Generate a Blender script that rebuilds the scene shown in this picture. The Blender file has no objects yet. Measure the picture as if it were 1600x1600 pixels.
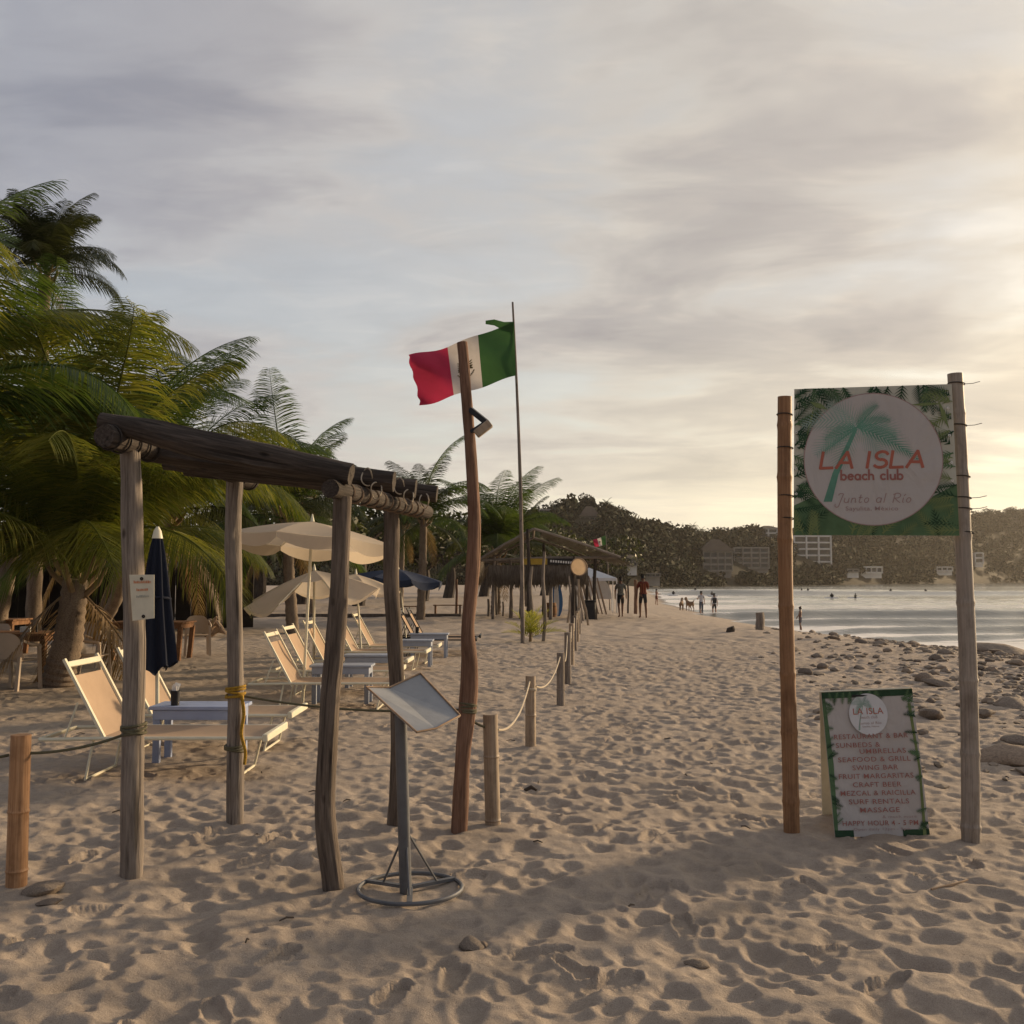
import bpy, bmesh, math, random
import numpy as np
from mathutils import Vector, Matrix, noise as mnoise
R = math.radians
sc = bpy.context.scene
C = sc.collection
rng = random.Random(7)

# ---------------------------------------------------------------- camera
EYE = Vector((0, 0, 1.6)); PITCH = math.atan(105 / 1600)
cam = bpy.data.cameras.new('camera'); cam.sensor_width = 36; cam.lens = 36
cam.clip_start = 0.05; cam.clip_end = 6000
cam_o = bpy.data.objects.new('camera', cam); C.objects.link(cam_o)
cam_o.location = EYE; cam_o.rotation_euler = (R(90) + PITCH, 0, 0)
sc.camera = cam_o

# ---------------------------------------------------------------- sun and sky
SUN_AZ, SUN_EL = 54.0, 12.0            # azimuth clockwise from +Y (the way the beach runs)
sdir = Vector((math.sin(R(SUN_AZ)) * math.cos(R(SUN_EL)), math.cos(R(SUN_AZ)) * math.cos(R(SUN_EL)), math.sin(R(SUN_EL))))
sun = bpy.data.lights.new('sun', 'SUN'); sun.energy = 3.9; sun.angle = R(4.5); sun.color = (1.0, 0.73, 0.44)
sun_o = bpy.data.objects.new('sun', sun); C.objects.link(sun_o)
sun_o.rotation_euler = sdir.to_track_quat('Z', 'Y').to_euler()

world = bpy.data.worlds.new('World'); sc.world = world; world.use_nodes = True
wn, wl = world.node_tree.nodes, world.node_tree.links
wn.clear()
def wnode(t, **k):
    n = wn.new(t)
    for a, v in k.items(): setattr(n, a, v)
    return n
def wmath(op, a, b=None, clamp=False):
    n = wn.new('ShaderNodeMath'); n.operation = op; n.use_clamp = clamp
    for i, v in enumerate((a, b)):
        if v is None: continue
        if isinstance(v, (int, float)): n.inputs[i].default_value = v
        else: wl.new(v, n.inputs[i])
    return n.outputs[0]
def wramp(fac, stops, interp='EASE'):
    n = wn.new('ShaderNodeValToRGB'); cr = n.color_ramp; cr.interpolation = interp
    while len(cr.elements) < len(stops): cr.elements.new(0.5)
    for e, (p, c) in zip(cr.elements, stops): e.position = p; e.color = (*c, 1)
    wl.new(fac, n.inputs[0]); return n.outputs[0]
def wmix(fac, a, b, mode='MIX'):
    n = wn.new('ShaderNodeMix'); n.data_type = 'RGBA'; n.blend_type = mode
    if isinstance(fac, (int, float)): n.inputs[0].default_value = fac
    else: wl.new(fac, n.inputs[0])
    for i, v in ((6, a), (7, b)):
        if isinstance(v, tuple): n.inputs[i].default_value = (*v, 1)
        else: wl.new(v, n.inputs[i])
    return n.outputs[2]
tc = wnode('ShaderNodeTexCoord').outputs['Generated']
sep = wnode('ShaderNodeSeparateXYZ'); wl.new(tc, sep.inputs[0])
zc = wmath('MAXIMUM', sep.outputs[2], 0.0)
den = wmath('ADD', zc, 0.10)
cx, cy = wmath('DIVIDE', sep.outputs[0], den), wmath('DIVIDE', sep.outputs[1], den)
cmb = wnode('ShaderNodeCombineXYZ'); wl.new(cx, cmb.inputs[0]); wl.new(cy, cmb.inputs[1])
def wnoise(scale, detail, dist, off, sx=1.0, sy=1.0, rough=0.55):
    mp = wnode('ShaderNodeMapping'); wl.new(cmb.outputs[0], mp.inputs[0])
    mp.inputs['Location'].default_value = off; mp.inputs['Scale'].default_value = (sx, sy, 1); mp.inputs['Rotation'].default_value = (0, 0, R(24))
    n = wnode('ShaderNodeTexNoise'); wl.new(mp.outputs[0], n.inputs['Vector'])
    n.inputs['Scale'].default_value = scale; n.inputs['Detail'].default_value = detail
    n.inputs['Distortion'].default_value = dist; n.inputs['Roughness'].default_value = rough
    return n.outputs['Fac']
n_big = wnoise(0.55, 5, 0.5, (3.1, 0.4, 0), 1.0, 0.75)
n_mid = wnoise(1.25, 5, 0.5, (7.0, 2.0, 0), 0.85, 1.2)
n_fine = wnoise(4.2, 7, 0.6, (1.0, 9.0, 0), 0.7, 1.4, 0.62)
dot = wnode('ShaderNodeVectorMath', operation='DOT_PRODUCT'); wl.new(tc, dot.inputs[0]); dot.inputs[1].default_value = sdir
d01 = wmath('MULTIPLY', wmath('ADD', dot.outputs['Value'], 1.0), 0.5)
cloud = wramp(d01, [(0.0, (.21, .21, .24)), (0.45, (.25, .25, .27)), (0.62, (.345, .355, .385)), (0.76, (.41, .392, .382)), (0.86, (.455, .425, .39)), (0.93, (.51, .465, .415)), (0.975, (.76, .66, .51)), (1.0, (1.35, 1.15, .8))], 'LINEAR')
# thick and thin cloud
thick = wmath('ADD', wmath('MULTIPLY', n_big, 0.5), wmath('MULTIPLY', n_mid, 0.5))
shade = wramp(thick, [(0.37, (1.27, 1.24, 1.19)), (0.455, (1.05, 1.05, 1.04)), (0.53, (.83, .83, .86)), (0.62, (.64, .65, .71))])
cloud = wmix(1.0, cloud, shade, 'MULTIPLY')
fine = wramp(n_fine, [(0.3, (.90, .90, .91)), (0.5, (1, 1, 1)), (0.68, (1.15, 1.13, 1.09))])
cloud = wmix(0.62, cloud, fine, 'MULTIPLY')
# clear strip low over the horizon, warm in the sun's quarter
low = wramp(zc, [(0.0, (1, 1, 1)), (0.05, (.85, .85, .85)), (0.14, (.32, .32, .32)), (0.26, (0, 0, 0))])
lowcol = wramp(d01, [(0.0, (.36, .38, .42)), (0.6, (.46, .44, .42)), (0.77, (.70, .64, .53)), (0.88, (.98, .87, .62)), (0.95, (1.15, .98, .66)), (1.0, (1.4, 1.15, .72))], 'LINEAR')
cloud = wmix(wmath('MULTIPLY', low, wmath('SUBTRACT', 1.35, n_mid), True), cloud, lowcol)
sky = wnode('ShaderNodeTexSky', sky_type='NISHITA', sun_disc=False)
sky.sun_elevation = R(SUN_EL); sky.sun_rotation = R(SUN_AZ); sky.altitude = 5; sky.dust_density = 1.6
nish = wmix(1.0, sky.outputs[0], (.115, .115, .115), 'MULTIPLY')
cover = wramp(wmath('ADD', wmath('MULTIPLY', n_big, 0.5), wmath('MULTIPLY', n_mid, 0.5)), [(0.39, (.62, .62, .62)), (0.49, (1, 1, 1))])
allsky = wmix(cover, nish, cloud)
bg = wnode('ShaderNodeBackground'); wl.new(allsky, bg.inputs['Color']); bg.inputs['Strength'].default_value = 1.0
wo = wnode('ShaderNodeOutputWorld'); wl.new(bg.outputs[0], wo.inputs['Surface'])

sc.view_settings.view_transform = 'Standard'; sc.view_settings.look = 'None'
sc.view_settings.exposure = 0.42; sc.view_settings.gamma = 1.0; sc.view_settings.use_curve_mapping = False
sc.cycles.max_bounces = 6; sc.cycles.volume_bounces = 0; sc.cycles.use_denoising = True
sc.cycles.caustics_reflective = False; sc.cycles.caustics_refractive = False

# ---------------------------------------------------------------- where things stand, from the photograph's perspective
def ray(x, y):
    d = Vector(((x - 800) / 1600, 1.0, (800 - y) / 1600))
    c, s = math.cos(PITCH), math.sin(PITCH)
    return Vector((d.x, d.y * c - d.z * s, d.y * s + d.z * c))
def at(x, y, Y):
    d = ray(x, y); return EYE + d * (Y / d.y)
def G(x, y, z=0.0):
    d = ray(x, y); return EYE + d * ((z - EYE.z) / d.z)

def sstep(a, b, x):
    t = np.clip((x - a) / (b - a), 0, 1); return t * t * (3 - 2 * t)
def shore_x(y):
    return np.interp(y, [-60, 20, 37, 52, 75, 110, 300, 900], [44, 20.5, 17.2, 14.8, 15.2, 17, 40, 112])
SEA = -1.15
def ground(x, y):
    s = np.asarray(x, float) - shore_x(y)
    t = np.clip((s + 11) / 11, 0, 1)
    z = SEA * t ** 1.35
    z = np.where(s > 0, SEA - np.minimum(s * 0.1, 3.5), z)
    return z
def gz(x, y): return float(ground(x, y))

# ---------------------------------------------------------------- materials
MATS = {}
def new_mat(name):
    m = bpy.data.materials.new(name); m.use_nodes = True
    nt = m.node_tree; b = nt.nodes['Principled BSDF']; MATS[name] = m
    return m, nt, b
def nn(nt, t, **k):
    n = nt.nodes.new(t)
    for a, v in k.items(): setattr(n, a, v)
    return n
def n_ramp(nt, fac, stops, interp='LINEAR'):
    n = nt.nodes.new('ShaderNodeValToRGB'); cr = n.color_ramp; cr.interpolation = interp
    while len(cr.elements) < len(stops): cr.elements.new(0.5)
    for e, (p, c) in zip(cr.elements, stops): e.position = p; e.color = (*c, 1) if len(c) == 3 else c
    nt.links.new(fac, n.inputs[0]); return n.outputs[0]
def n_noise(nt, vec, scale, detail=5, rough=0.6, dist=0.0):
    n = nt.nodes.new('ShaderNodeTexNoise'); n.inputs['Scale'].default_value = scale; n.inputs['Detail'].default_value = detail
    n.inputs['Roughness'].default_value = rough; n.inputs['Distortion'].default_value = dist
    if vec is not None: nt.links.new(vec, n.inputs['Vector'])
    return n.outputs['Fac']
def n_map(nt, vec, scale):
    n = nt.nodes.new('ShaderNodeMapping'); n.inputs['Scale'].default_value = scale; nt.links.new(vec, n.inputs[0]); return n.outputs[0]
def n_mix(nt, fac, a, b, mode='MIX'):
    n = nt.nodes.new('ShaderNodeMix'); n.data_type = 'RGBA'; n.blend_type = mode
    if isinstance(fac, (int, float)): n.inputs[0].default_value = fac
    else: nt.links.new(fac, n.inputs[0])
    for i, v in ((6, a), (7, b)):
        if isinstance(v, tuple): n.inputs[i].default_value = (*v[:3], 1)
        else: nt.links.new(v, n.inputs[i])
    return n.outputs[2]
def n_bump(nt, b, h, strength, dist=0.01):
    n = nt.nodes.new('ShaderNodeBump'); n.inputs['Strength'].default_value = strength; n.inputs['Distance'].default_value = dist
    nt.links.new(h, n.inputs['Height']); nt.links.new(n.outputs[0], b.inputs['Normal'])
def mul(c, k): return tuple(v * k for v in c)

def mat_plain(name, col, rough=0.7, var=0.18, scale=6.0, bump=0.15, metal=0.0, spec=0.3, bd=0.004):
    """paint, cloth, plastic: one colour with uneven wear"""
    m, nt, b = new_mat(name)
    v = nn(nt, 'ShaderNodeTexCoord').outputs['Object']
    f = n_noise(nt, v, scale, 6, 0.65)
    b.inputs['Roughness'].default_value = rough; b.inputs['Metallic'].default_value = metal; b.inputs['Specular IOR Level'].default_value = spec
    nt.links.new(n_ramp(nt, f, [(0.25, mul(col, 1 - var)), (0.5, col), (0.78, tuple(min(1, c * (1 + var * .7)) for c in col))]), b.inputs['Base Color'])
    if bump: n_bump(nt, b, n_noise(nt, v, scale * 12, 3), bump, bd)
    elif name.startswith('print_'): n_bump(nt, b, n_noise(nt, n_map(nt, v, (1, 1, .6)), 5, 3, .5, .8), .55, .05)   # vinyl wrinkles
    return m
def mat_wood(name, dark, mid, light, rough=0.85, crack=0.55, stretch=0.06, bump=0.6):
    m, nt, b = new_mat(name)
    a = nn(nt, 'ShaderNodeAttribute', attribute_name='tc').outputs['Vector']
    inf = nn(nt, 'ShaderNodeObjectInfo').outputs['Random']
    off = nn(nt, 'ShaderNodeVectorMath', operation='ADD'); nt.links.new(a, off.inputs[0])
    sc_ = nn(nt, 'ShaderNodeMath', operation='MULTIPLY'); nt.links.new(inf, sc_.inputs[0]); sc_.inputs[1].default_value = 13.0
    cb = nn(nt, 'ShaderNodeCombineXYZ'); nt.links.new(sc_.outputs[0], cb.inputs[2]); nt.links.new(cb.outputs[0], off.inputs[1])
    v = off.outputs[0]
    grain = n_noise(nt, n_map(nt, v, (1, 1, stretch)), 70, 6, 0.65, 0.4)
    broad = n_noise(nt, n_map(nt, v, (1, 1, .35)), 7, 4, 0.6)
    col = n_ramp(nt, grain, [(0.28, dark), (0.48, mid), (0.72, light)])
    bl = n_ramp(nt, broad, [(0.3, (.62, .60, .58)), (0.55, (1, 1, 1)), (0.8, (1.22, 1.2, 1.16))])
    col = n_mix(nt, 0.8, col, bl, 'MULTIPLY')
    ck = n_noise(nt, n_map(nt, v, (1, 1, .035)), 26, 3, 0.5, 0.6)
    ckr = n_ramp(nt, ck, [(0.33, (1 - crack,) * 3), (0.40, (1, 1, 1))])
    col = n_mix(nt, 1.0, col, ckr, 'MULTIPLY')
    kv = nn(nt, 'ShaderNodeTexVoronoi'); kv.inputs['Scale'].default_value = 5.5; nt.links.new(n_map(nt, v, (1.6, 1.6, .75)), kv.inputs['Vector'])
    kn = n_ramp(nt, kv.outputs['Distance'], [(0.05, (.28, .26, .25)), (0.11, (.7, .68, .66)), (0.14, (1, 1, 1))])
    col = n_mix(nt, 0.9, col, kn, 'MULTIPLY'); ckr = n_mix(nt, 1.0, ckr, kn, 'MULTIPLY')
    nt.links.new(col, b.inputs['Base Color']); b.inputs['Roughness'].default_value = rough; b.inputs['Specular IOR Level'].default_value = 0.2
    h = n_mix(nt, 0.5, n_ramp(nt, grain, [(0, (0, 0, 0)), (1, (1, 1, 1))]), ckr)
    n_bump(nt, b, h, bump * 1.4, 0.016)
    return m
def mat_bamboo(name, dark, mid, light):
    m, nt, b = new_mat(name)
    v = nn(nt, 'ShaderNodeAttribute', attribute_name='tc').outputs['Vector']
    g = n_noise(nt, n_map(nt, v, (1, 1, .03)), 110, 5, 0.6)
    w = n_noise(nt, n_map(nt, v, (1, 1, .5)), 9, 5, 0.65)
    col = n_ramp(nt, g, [(0.25, dark), (0.5, mid), (0.75, light)])
    col = n_mix(nt, 0.85, col, n_ramp(nt, w, [(0.28, (.55, .5, .46)), (0.5, (1, 1, 1)), (0.8, (1.2, 1.17, 1.12))]), 'MULTIPLY')
    nt.links.new(col, b.inputs['Base Color']); b.inputs['Roughness'].default_value = 0.6; b.inputs['Specular IOR Level'].default_value = 0.3
    n_bump(nt, b, g, 0.25, 0.005)
    return m
def mat_leaf(name, c1, c2, c3, trans=0.35, scale=1.2):
    m, nt, b = new_mat(name)
    geo = nn(nt, 'ShaderNodeNewGeometry')
    f = n_noise(nt, geo.outputs['Position'], scale, 4, 0.6)
    rnd = geo.outputs['Random Per Island']
    mixf = nn(nt, 'ShaderNodeMath', operation='MULTIPLY_ADD'); nt.links.new(rnd, mixf.inputs[0]); mixf.inputs[1].default_value = 0.5
    s2 = nn(nt, 'ShaderNodeMath', operation='MULTIPLY_ADD'); nt.links.new(f, s2.inputs[0]); s2.inputs[1].default_value = 0.9; s2.inputs[2].default_value = -0.2
    nt.links.new(s2.outputs[0], mixf.inputs[2])
    col = n_ramp(nt, mixf.outputs[0], [(0.1, c1), (0.5, c2), (0.9, c3)])
    b.inputs['Roughness'].default_value = 0.5; b.inputs['Specular IOR Level'].default_value = 0.25
    nt.links.new(col, b.inputs['Base Color'])
    tr = nn(nt, 'ShaderNodeBsdfTranslucent'); nt.links.new(n_mix(nt, 1.0, col, (1.5, 1.45, .8), 'MULTIPLY'), tr.inputs['Color'])
    ms = nn(nt, 'ShaderNodeMixShader'); ms.inputs[0].default_value = trans
    nt.links.new(b.outputs[0], ms.inputs[1]); nt.links.new(tr.outputs[0], ms.inputs[2])
    nt.links.new(ms.outputs[0], nt.nodes['Material Output'].inputs['Surface'])
    return m
def mat_cloth(name, col, trans=0.3, var=0.15, scale=2.5):
    m, nt, b = new_mat(name)
    v = nn(nt, 'ShaderNodeTexCoord').outputs['Object']
    f = n_noise(nt, v, scale, 6, 0.65)
    c = n_ramp(nt, f, [(0.25, mul(col, 1 - var)), (0.5, col), (0.8, tuple(min(1, q * (1 + var * .5)) for q in col))])
    nt.links.new(c, b.inputs['Base Color']); b.inputs['Roughness'].default_value = 0.85; b.inputs['Specular IOR Level'].default_value = 0.15
    n_bump(nt, b, n_noise(nt, v, 160, 2), 0.12, 0.002)
    tr = nn(nt, 'ShaderNodeBsdfTranslucent'); nt.links.new(c, tr.inputs['Color'])
    ms = nn(nt, 'ShaderNodeMixShader'); ms.inputs[0].default_value = trans
    nt.links.new(b.outputs[0], ms.inputs[1]); nt.links.new(tr.outputs[0], ms.inputs[2])
    nt.links.new(ms.outputs[0], nt.nodes['Material Output'].inputs['Surface'])
    return m

def mat_sand():
    m, nt, b = new_mat('sand')
    geo = nn(nt, 'ShaderNodeNewGeometry'); p = geo.outputs['Position']
    grains = n_noise(nt, p, 260, 3, 0.7)
    patch = n_noise(nt, p, 1.3, 6, 0.6)
    mid = n_noise(nt, p, 14, 6, 0.7)
    col = n_ramp(nt, patch, [(0.3, (.34, .283, .228)), (0.5, (.395, .33, .27)), (0.72, (.44, .372, .306))])
    col = n_mix(nt, 0.8, col, n_ramp(nt, mid, [(0.28, (.80, .79, .78)), (0.5, (1, 1, 1)), (0.75, (1.1, 1.09, 1.07))]), 'MULTIPLY')
    col = n_mix(nt, 0.9, col, n_ramp(nt, grains, [(0.3, (.68, .66, .64)), (0.5, (1, 1, 1)), (0.72, (1.3, 1.28, 1.25))]), 'MULTIPLY')
    # dark specks of shell and twig
    sp = nn(nt, 'ShaderNodeTexVoronoi'); sp.inputs['Scale'].default_value = 16; nt.links.new(p, sp.inputs['Vector'])
    col = n_mix(nt, 1.0, col, n_ramp(nt, sp.outputs['Distance'], [(0.035, (.35, .32, .3)), (0.07, (1, 1, 1))]), 'MULTIPLY')
    # damp sand along the tide line
    sx = nn(nt, 'ShaderNodeSeparateXYZ'); nt.links.new(p, sx.inputs[0])
    ad = nn(nt, 'ShaderNodeMath', operation='MULTIPLY_ADD'); nt.links.new(n_noise(nt, p, .35, 4), ad.inputs[0]); ad.inputs[1].default_value = 0.5; nt.links.new(sx.outputs[2], ad.inputs[2])
    mr = nn(nt, 'ShaderNodeMapRange'); nt.links.new(ad.outputs[0], mr.inputs[0])
    mr.inputs[1].default_value = -0.72; mr.inputs[2].default_value = -0.85; mr.inputs[3].default_value = 0; mr.inputs[4].default_value = 1
    col = n_mix(nt, mr.outputs[0], col, (.16, .125, .095))
    nt.links.new(col, b.inputs['Base Color'])
    rr = nn(nt, 'ShaderNodeMapRange'); nt.links.new(mr.outputs[0], rr.inputs[0]); rr.inputs[3].default_value = 0.95; rr.inputs[4].default_value = 0.35
    nt.links.new(rr.outputs[0], b.inputs['Roughness']); b.inputs['Specular IOR Level'].default_value = 0.2
    hh = n_mix(nt, 0.35, n_noise(nt, p, 55, 5, 0.7), grains)
    n_bump(nt, b, hh, 0.85, 0.016)
    return m
def mat_water():
    m, nt, b = new_mat('sea_water')
    p = nn(nt, 'ShaderNodeNewGeometry').outputs['Position']
    foam_a = nn(nt, 'ShaderNodeAttribute', attribute_name='foam').outputs['Fac']
    fn = n_noise(nt, n_map(nt, p, (.35, 1.3, 1)), .75, 8, 0.72, 1.0)
    ff = nn(nt, 'ShaderNodeMath', operation='MULTIPLY_ADD'); nt.links.new(fn, ff.inputs[0]); ff.inputs[1].default_value = 1.0
    su = nn(nt, 'ShaderNodeMath', operation='SUBTRACT'); nt.links.new(foam_a, su.inputs[0]); su.inputs[1].default_value = 1.0
    nt.links.new(su.outputs[0], ff.inputs[2])
    fm = n_ramp(nt, ff.outputs[0], [(0.0, (0, 0, 0)), (0.08, (.4, .4, .4)), (0.18, (.95, .95, .95))])
    nt.links.new(n_mix(nt, fm, (.22, .215, .18), (.90, .87, .82)), b.inputs['Base Color'])
    rg = nn(nt, 'ShaderNodeMapRange'); nt.links.new(fm, rg.inputs[0]); rg.inputs[3].default_value = 0.10; rg.inputs[4].default_value = 0.7
    nt.links.new(rg.outputs[0], b.inputs['Roughness']); b.inputs['IOR'].default_value = 1.33
    h = n_mix(nt, 0.4, n_noise(nt, n_map(nt, p, (.55, 1, 1)), .8, 6, 0.6, .6), n_noise(nt, n_map(nt, p, (.6, 1, 1)), 4.5, 4, 0.6))
    n_bump(nt, b, h, 0.30, 0.22)
    return m
def mat_stone(name, c1, c2, scale=9):
    m, nt, b = new_mat(name)
    v = nn(nt, 'ShaderNodeTexCoord').outputs['Object']
    inf = nn(nt, 'ShaderNodeObjectInfo').outputs['Random']
    f = n_noise(nt, v, scale, 8, 0.7)
    col = n_ramp(nt, f, [(0.3, c1), (0.7, c2)])
    col = n_mix(nt, 0.9, col, n_ramp(nt, inf, [(0, (.65, .62, .62)), (0.5, (1, 1, 1)), (1, (1.25, 1.15, 1.05))]), 'MULTIPLY')
    nt.links.new(col, b.inputs['Base Color']); b.inputs['Roughness'].default_value = 0.85; b.inputs['Specular IOR Level'].default_value = 0.25
    n_bump(nt, b, f, 0.6, 0.03)
    return m
def mat_forest(name, stops, scale=.08):
    m, nt, b = new_mat(name)
    geo = nn(nt, 'ShaderNodeNewGeometry')
    f = n_noise(nt, geo.outputs['Position'], scale, 4, 0.6)
    s = nn(nt, 'ShaderNodeMath', operation='MULTIPLY_ADD'); nt.links.new(geo.outputs['Random Per Island'], s.inputs[0]); s.inputs[1].default_value = 0.4 if name == 'rubble_stone' else 0.12
    s2 = nn(nt, 'ShaderNodeMath', operation='MULTIPLY_ADD'); nt.links.new(f, s2.inputs[0]); s2.inputs[1].default_value = 1.3; s2.inputs[2].default_value = -0.22
    nt.links.new(s2.outputs[0], s.inputs[2])
    nt.links.new(n_ramp(nt, s.outputs[0], stops), b.inputs['Base Color'])
    b.inputs['Roughness'].default_value = 0.8; b.inputs['Specular IOR Level'].default_value = 0.1
    return m
mat_sand(); mat_water()
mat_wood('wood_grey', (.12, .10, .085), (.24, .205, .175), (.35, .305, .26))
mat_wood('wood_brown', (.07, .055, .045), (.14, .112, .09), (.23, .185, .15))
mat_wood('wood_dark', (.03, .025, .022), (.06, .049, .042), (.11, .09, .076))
mat_wood('wood_red', (.11, .06, .04), (.20, .115, .078), (.29, .18, .125))
mat_wood('wood_bare', (.22, .15, .10), (.38, .27, .18), (.48, .36, .25))
mat_wood('wood_table', (.12, .06, .03), (.22, .115, .058), (.31, .175, .095), crack=.3)
mat_wood('palm_bark', (.10, .075, .055), (.20, .155, .115), (.30, .24, .18), stretch=.8, crack=.3)
mat_bamboo('bamboo_brown', (.17, .085, .042), (.27, .145, .072), (.35, .205, .11))
mat_bamboo('bamboo_grey', (.20, .17, .145), (.30, .26, .22), (.38, .33, .28))
mat_bamboo('bamboo_orange', (.25, .13, .06), (.40, .22, .11), (.5, .3, .16))
mat_bamboo('bamboo_tan', (.22, .165, .12), (.34, .265, .19), (.44, .35, .26))
mat_leaf('palm_green', (.026, .05, .012), (.055, .095, .022), (.115, .15, .04))
mat_leaf('palm_yellow', (.05, .075, .015), (.11, .13, .026), (.22, .21, .05), .4)
mat_leaf('palm_dark', (.022, .03, .014), (.04, .052, .022), (.07, .08, .035), .25)
mat_leaf('palm_dry', (.13, .085, .045), (.22, .15, .085), (.3, .22, .13), .2)
mat_leaf('sprout_green', (.16, .19, .03), (.30, .31, .05), (.42, .40, .08), .4)
mat_leaf('thatch', (.075, .058, .044), (.13, .105, .08), (.20, .165, .13), .1, 3.0)
mat_leaf('tree_leaf', (.022, .03, .012), (.045, .055, .022), (.085, .095, .04), .25, .5)
mat_forest('forest_leaf', [(0.15, (.013, .018, .010)), (0.45, (.024, .030, .017)), (0.7, (.040, .041, .025)), (0.92, (.075, .063, .043))])
mat_forest('hill_soil', [(0.2, (.02, .019, .013)), (0.5, (.03, .027, .018)), (0.9, (.05, .041, .029))], .05)
mat_stone('beach_rock', (.16, .13, .105), (.36, .30, .24)); mat_stone('pale_stone', (.22, .18, .14), (.36, .30, .24))
mat_forest('rubble_stone', [(0.1, (.10, .082, .066)), (0.4, (.20, .165, .13)), (0.75, (.30, .25, .20))], 1.5); mat_plain('frame_cream', (.72, .68, .52), .45, .12); mat_plain('sling_tan', (.40, .29, .20), .9, .14, 3)
mat_plain('table_blue', (.30, .36, .52), .6, .15); mat_plain('table_grey', (.30, .34, .42), .6, .15)
mat_plain('black_plastic', (.018, .018, .02), .5, .2); mat_plain('black_metal', (.02, .02, .022), .45, .2)
mat_plain('white_paint', (.74, .73, .70), .6, .1); mat_plain('plastic_beige', (.46, .37, .28), .55, .12, 3)
mat_plain('steel_grey', (.14, .145, .155), .5, .25, 9, .2, .3); mat_plain('tray_grey', (.34, .35, .36), .55, .18, 7, .2, .25)
mat_plain('rust_trim', (.36, .24, .15), .75, .5, 14)
mat_cloth('canvas_cream', (.66, .57, .45), .45, .1); mat_cloth('canvas_navy', (.016, .02, .034), .06, .3); mat_cloth('canvas_navy_pale', (.03, .042, .075), .08, .3)
mat_cloth('flag_green', (.045, .115, .04), .3); mat_cloth('flag_white', (.52, .49, .47), .35); mat_cloth('flag_red', (.43, .035, .085), .3)
mat_plain('flag_emblem', (.10, .085, .04), .8, .3, 20, 0)
mat_plain('rope_pale', (.50, .43, .33), .9, .3, 60, .8); mat_plain('rope_olive', (.13, .12, .075), .9, .3, 60, .8); mat_plain('rope_brown', (.24, .17, .115), .9, .35, 50, .8); mat_plain('rope_yellow', (.42, .25, .03), .85, .6, 55, .8)
mat_plain('wire_dark', (.03, .024, .02), .6, .2)
mat_plain('print_white', (.47, .445, .43), .6, .05, 3, 0); mat_plain('print_pale', (.50, .50, .42), .6, .1, 3, 0)
mat_plain('print_green', (.085, .16, .075), .6, .35, 5, 0); mat_plain('print_dark_green', (.016, .055, .024), .6, .35, 7, 0)
mat_plain('print_lime', (.17, .22, .085), .6, .3, 5, 0); mat_plain('print_teal', (.11, .27, .20), .6, .25, 6, 0); mat_plain('print_teal_pale', (.28, .38, .33), .6, .1, 6, 0)
mat_plain('print_red', (.40, .125, .085), .6, .1, 5, 0); mat_plain('print_maroon', (.33, .14, .12), .6, .1, 5, 0); mat_plain('print_mauve', (.36, .25, .24), .6, .1, 5, 0)
mat_plain('paper', (.66, .63, .50), .8, .12, 12, .1); mat_plain('print_orange', (.62, .26, .14), .7, .1, 12, 0); mat_plain('print_grey', (.42, .42, .36), .7, .1, 12, 0)
mat_plain('concrete', (.34, .31, .28), .85, .2, .5); mat_plain('wall_white', (.74, .72, .68), .8, .12, .4); mat_plain('wall_grey', (.26, .24, .22), .8, .15, .4)
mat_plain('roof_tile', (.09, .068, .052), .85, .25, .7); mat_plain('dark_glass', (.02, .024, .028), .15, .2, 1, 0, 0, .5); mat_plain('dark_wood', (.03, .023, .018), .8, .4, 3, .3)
mat_plain('skin_brown', (.17, .09, .06), .6, .1, 20, 0); mat_plain('skin_tan', (.36, .21, .15), .6, .1, 20, 0)
mat_plain('hair_black', (.012, .01, .009), .6, .3, 40, .3); mat_plain('cloth_charcoal', (.025, .026, .03), .9, .3, 14); mat_plain('cloth_white', (.50, .48, .48), .9, .12, 12)
mat_plain('cloth_rust', (.13, .028, .018), .9, .3, 12); mat_plain('cloth_orange', (.40, .15, .05), .9, .2, 12); mat_plain('cloth_print', (.14, .14, .12), .9, .9, 26); mat_plain('cloth_denim', (.07, .08, .11), .9, .3, 14)
mat_plain('fur_tan', (.24, .16, .10), .9, .3, 12); mat_cloth('straw_disc', (.75, .55, .34), .55, .15, 6); mat_plain('board_blue', (.05, .16, .38), .4, .1); mat_plain('board_tan', (.30, .22, .16), .6, .3, 4)
mat_plain('stripe_yellow', (.42, .28, .04), .7, .2); mat_plain('canvas_white', (.62, .63, .65), .8, .1); mat_plain('cap_yellow', (.40, .24, .05), .9, .3)
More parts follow.
